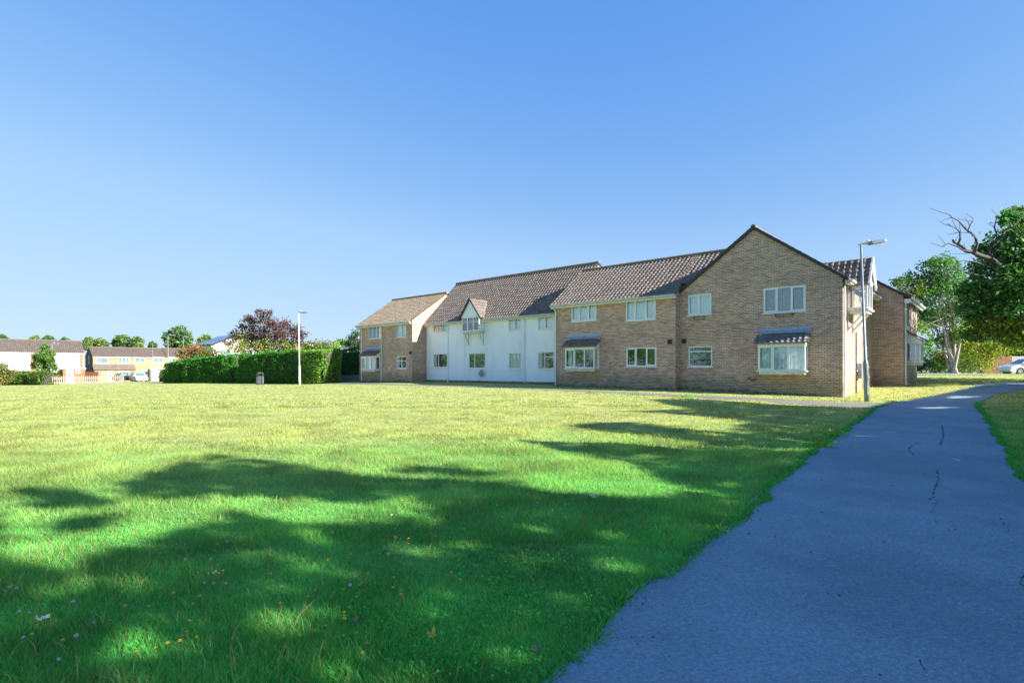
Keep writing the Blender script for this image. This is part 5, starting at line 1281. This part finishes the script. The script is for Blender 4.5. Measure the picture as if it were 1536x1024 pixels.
def scatter(n, boxes):
    out = []
    while len(out) < n:
        x0, x1, y0, y1 = random.choice(boxes); out.append((random.uniform(x0, x1), random.uniform(y0, y1)))
    return out
yb = [(0, 120, 890, 1020), (130, 300, 930, 1015), (160, 330, 850, 940), (400, 640, 840, 1000), (500, 700, 800, 900), (300, 500, 780, 850), (540, 900, 730, 800), (420, 560, 880, 980)]
place_flowers('y', 'dandelion', 'flower', 'small yellow dandelion open in the lawn grass', 'yellow dandelions in the lawn', scatter(95, yb), ['stem', 'petal'])
place_flowers('w', 'dandelion_clock', 'seed head', 'grey-white dandelion seed head standing in the lawn', 'dandelion seed heads in the lawn', scatter(38, [(0, 160, 880, 1015), (280, 400, 800, 900), (400, 620, 820, 920), (560, 760, 750, 820), (300, 340, 860, 900), (780, 860, 750, 790)]), ['stem', 'seed'])
# fallen leaves
M['leaf_brown'] = simple('dry_brown_leaf', (.42, .27, .17), .8, 0, (.25, .15, .09), 30); M['leaf_yellow'] = simple('yellow_leaf', (.62, .48, .04), .7, 0, (.4, .34, .05), 25); M['leaf_pale'] = simple('pale_grey_leaf', (.5, .55, .5), .8, 0, (.35, .4, .36), 25)
def fallen(label, px, py, size, mat, curl=.4, group=None, up=.03):
    p = gp(px, py); mb = MB(); K = 15; a0 = random.uniform(0, 6)
    rad = [1, .45, .8, .4, .95, .45, .75, .4, .6, .3, .5, .3, .65, .4, .8]
    ring = []
    for i in range(K):
        t = a0+i*2*math.pi/K; r = size*rad[i]*random.uniform(.85, 1.1); ring.append(Vector((r*math.cos(t), r*math.sin(t), curl*r*abs(math.sin(t*1.3))+random.uniform(0, .15)*r)))
    for i in range(K): mb.face([(0, 0, 0), ring[i], ring[(i+1) % K]])
    mb.tube([(0, 0, 0), ring[8]*1.6+Vector((0, 0, .005))], .0015, 4)
    o = mb.build('fallen_leaf', mat, loc=(0, 0, 0)); o.location = p+Vector((0, 0, up)); o.rotation_euler = (random.uniform(-.4, .4), random.uniform(-.4, .4), 0); tag(o, label, 'leaf', group)
G1 = 'brown fallen leaves scattered on the lawn'; G2 = 'yellow fallen leaves on the lawn'
fallen('bright yellow maple leaf on the grass at the bottom centre', 648, 962, .045, 'leaf_yellow'); fallen('curled brown leaf in the grass near the bottom, left of centre', 424, 986, .04, 'leaf_brown', .9)
fallen('small brown leaf left of the yellow maple leaf', 533, 940, .035, 'leaf_brown', .8); fallen('pale brown leaf in the clover close to the path edge', 804, 982, .03, 'leaf_brown', .6)
fallen('pale grey leaf lying at the far left in the grass', 62, 938, .045, 'leaf_pale', .5); fallen('dry brown leaf near the path edging', 1001, 806, .05, 'leaf_brown', .7)
fallen('long pale leaf lying flat on the tarmac, mid path', 1436, 692, .06, 'leaf_pale', .1, up=.025); fallen('white-edged leaf on the tarmac near the lower right', 1450, 878, .015, 'leaf_pale', .3, up=.025)
for (x, y) in [(712,856),(735,784),(817,793),(838,860),(795,825),(612,790),(722,775),(930,760),(1355,652),(1052,800),(595,812),(1020,770),(1150,640),(1075,720),(660,700),(378,905),(1140,752),(1132,748),(352,950)]:
    fallen('dry brown fallen leaf on the lawn', x, y, random.uniform(.02, .038), 'leaf_brown', .6, G1)
for (x, y) in [(545,812),(822,858),(575,918),(540,885),(215,880),(550,975),(440,840),(1145,625),(700,745),(590,809)]:
    fallen('yellow fallen leaf on the lawn', x, y, random.uniform(.02, .038), 'leaf_yellow', .5, G2)
fallen('pale dropped leaf lying out on the sunlit lawn', 493, 694, .09, 'leaf_pale', .1); fallen('pale leaf lying on the shaded lawn edge right of centre', 889, 749, .07, 'leaf_pale', .2)
# small weeds on the tarmac edge
for i, (px, py, s_, lb) in enumerate([(1250,655,.17,'bright leafy weed clump growing over the path edge'),(1226,672,.13,'lower leafy weed clump just before the bright one on the path edge'),(1030,597,.2,'leafy weed at the foot of the near brick wall')]):
    p = gp(px, py); C = np.array(p)+rng.normal(size=(170, 3))*np.array([s_, s_*.8, s_*.25])+np.array([0, 0, .06]); V, Fc, Cc = leafgeo(C, .06, np.array([(.2, .45, .06)]*len(C)), .25, .5)
    o = npmesh('weed_plant', V, Fc, 4, 'leaf', loc=tuple(p), colors=Cc); tag(o, lb, 'weed')
V_ = []
for x_ in np.arange(-35.3, -.3, .09):
    yy = MP if x_ > mxl and x_ < mxr else (NP if x_ >= mxr else (WP if x_ > wxl else LP)); 
    for _ in range(3): p = FR.w(x_+random.uniform(-.1, .1), yy-random.uniform(.02, .22)); V_.append((p.x, p.y, g(p.x, p.y)+random.uniform(0, .12)*(vnoise(np.array([x_]), np.array([0.]), .8, 3)[0]*1.6)))
V, Fc, Cc = leafgeo(np.repeat(np.array(V_), 3, 0)+rng.normal(size=(len(V_)*3, 3))*.03, .06, np.array([(.06, .18, .03)]*len(V_)*3), .3)
o = npmesh('wall_foot_weeds', V, Fc, 4, 'leaf', colors=Cc); tag(o, 'tufts of weeds along the foot of the brick and white walls', 'weeds', kind='stuff')

# ------------------------------------------------------------------ world, sun, camera
w = bpy.data.worlds.new('World'); scene.world = w; w.use_nodes = True; nt = w.node_tree
sky = nt.nodes.new('ShaderNodeTexSky'); sky.sky_type = 'NISHITA'; sky.sun_disc = False; sky.sun_elevation = EL; sky.sun_rotation = math.atan2(SUN.x, SUN.y)
sky.air_density = 1.0; sky.dust_density = .3; sky.ozone_density = 1.5; sky.altitude = 0
bg = nt.nodes['Background']; bg.inputs['Strength'].default_value = .1; sp_ = nt.nodes.new('ShaderNodeSeparateColor'); cm_ = nt.nodes.new('ShaderNodeCombineColor'); nt.links.new(sky.outputs[0], sp_.inputs[0])
EXPO = 1.75
CUR = [[(0, 0), (.92, .125), (1.44, .215), (2.35, .37), (3.75, .46), (5.7, .52), (9, .60), (14, .95), (40, 3.0)],
       [(0, 0), (1.55, .33), (2.34, .44), (3.63, .60), (5.05, .67), (8.2, .75), (10, .80), (15, 1.3), (40, 3.6)],
       [(0, 0), (2.69, .80), (3.77, .85), (5.1, .92), (8.8, .96), (10, 1.02), (14, 1.6), (40, 4.0)]]
for i_ in range(3):      # eases the steep brightening of the clear sky towards the horizon
    a_ = nt.nodes.new('ShaderNodeMath'); a_.operation = 'DIVIDE'; a_.inputs[1].default_value = 40
    b_ = nt.nodes.new('ShaderNodeFloatCurve'); c_ = b_.mapping.curves[0]
    c_.points[0].location = (0, 0); c_.points[1].location = (1, CUR[i_][-1][1]/4)
    for x_, y_ in CUR[i_][1:-1]: c_.points.new(x_/40, y_/4)
    for p_ in c_.points: p_.handle_type = 'VECTOR'
    b_.mapping.update()
    f_ = nt.nodes.new('ShaderNodeMath'); f_.operation = 'MULTIPLY'; f_.inputs[1].default_value = 4.3/(.1*2**EXPO)
    nt.links.new(sp_.outputs[i_], a_.inputs[0]); nt.links.new(a_.outputs[0], b_.inputs['Value']); nt.links.new(b_.outputs[0], f_.inputs[0]); nt.links.new(f_.outputs[0], cm_.inputs[i_])
nt.links.new(cm_.outputs[0], bg.inputs['Color'])
sl_ = bpy.data.lights.new('sun', 'SUN'); sl_.energy = 4.2; sl_.angle = math.radians(.55); sl_.color = (1, .925, .81)
so = bpy.data.objects.new('sun', sl_); col.objects.link(so); so.rotation_euler = SUN.to_track_quat('Z', 'Y').to_euler(); so.location = (30, -15, 40)
cam = bpy.data.cameras.new('camera'); cam.sensor_width = 36; cam.lens = 36*F/1536; cam.shift_y = (HY-512)/1536; cam.clip_start = .1; cam.clip_end = 4000
co = bpy.data.objects.new('camera', cam); col.objects.link(co); co.location = (0, 0, CH); co.rotation_euler = (math.pi/2, 0, 0); scene.camera = co
scene.view_settings.view_transform = 'Standard'; scene.view_settings.look = 'None'; scene.view_settings.exposure = EXPO; scene.view_settings.gamma = 1
scene.render.engine = 'CYCLES'; scene.cycles.transparent_max_bounces = 12; scene.cycles.max_bounces = 6
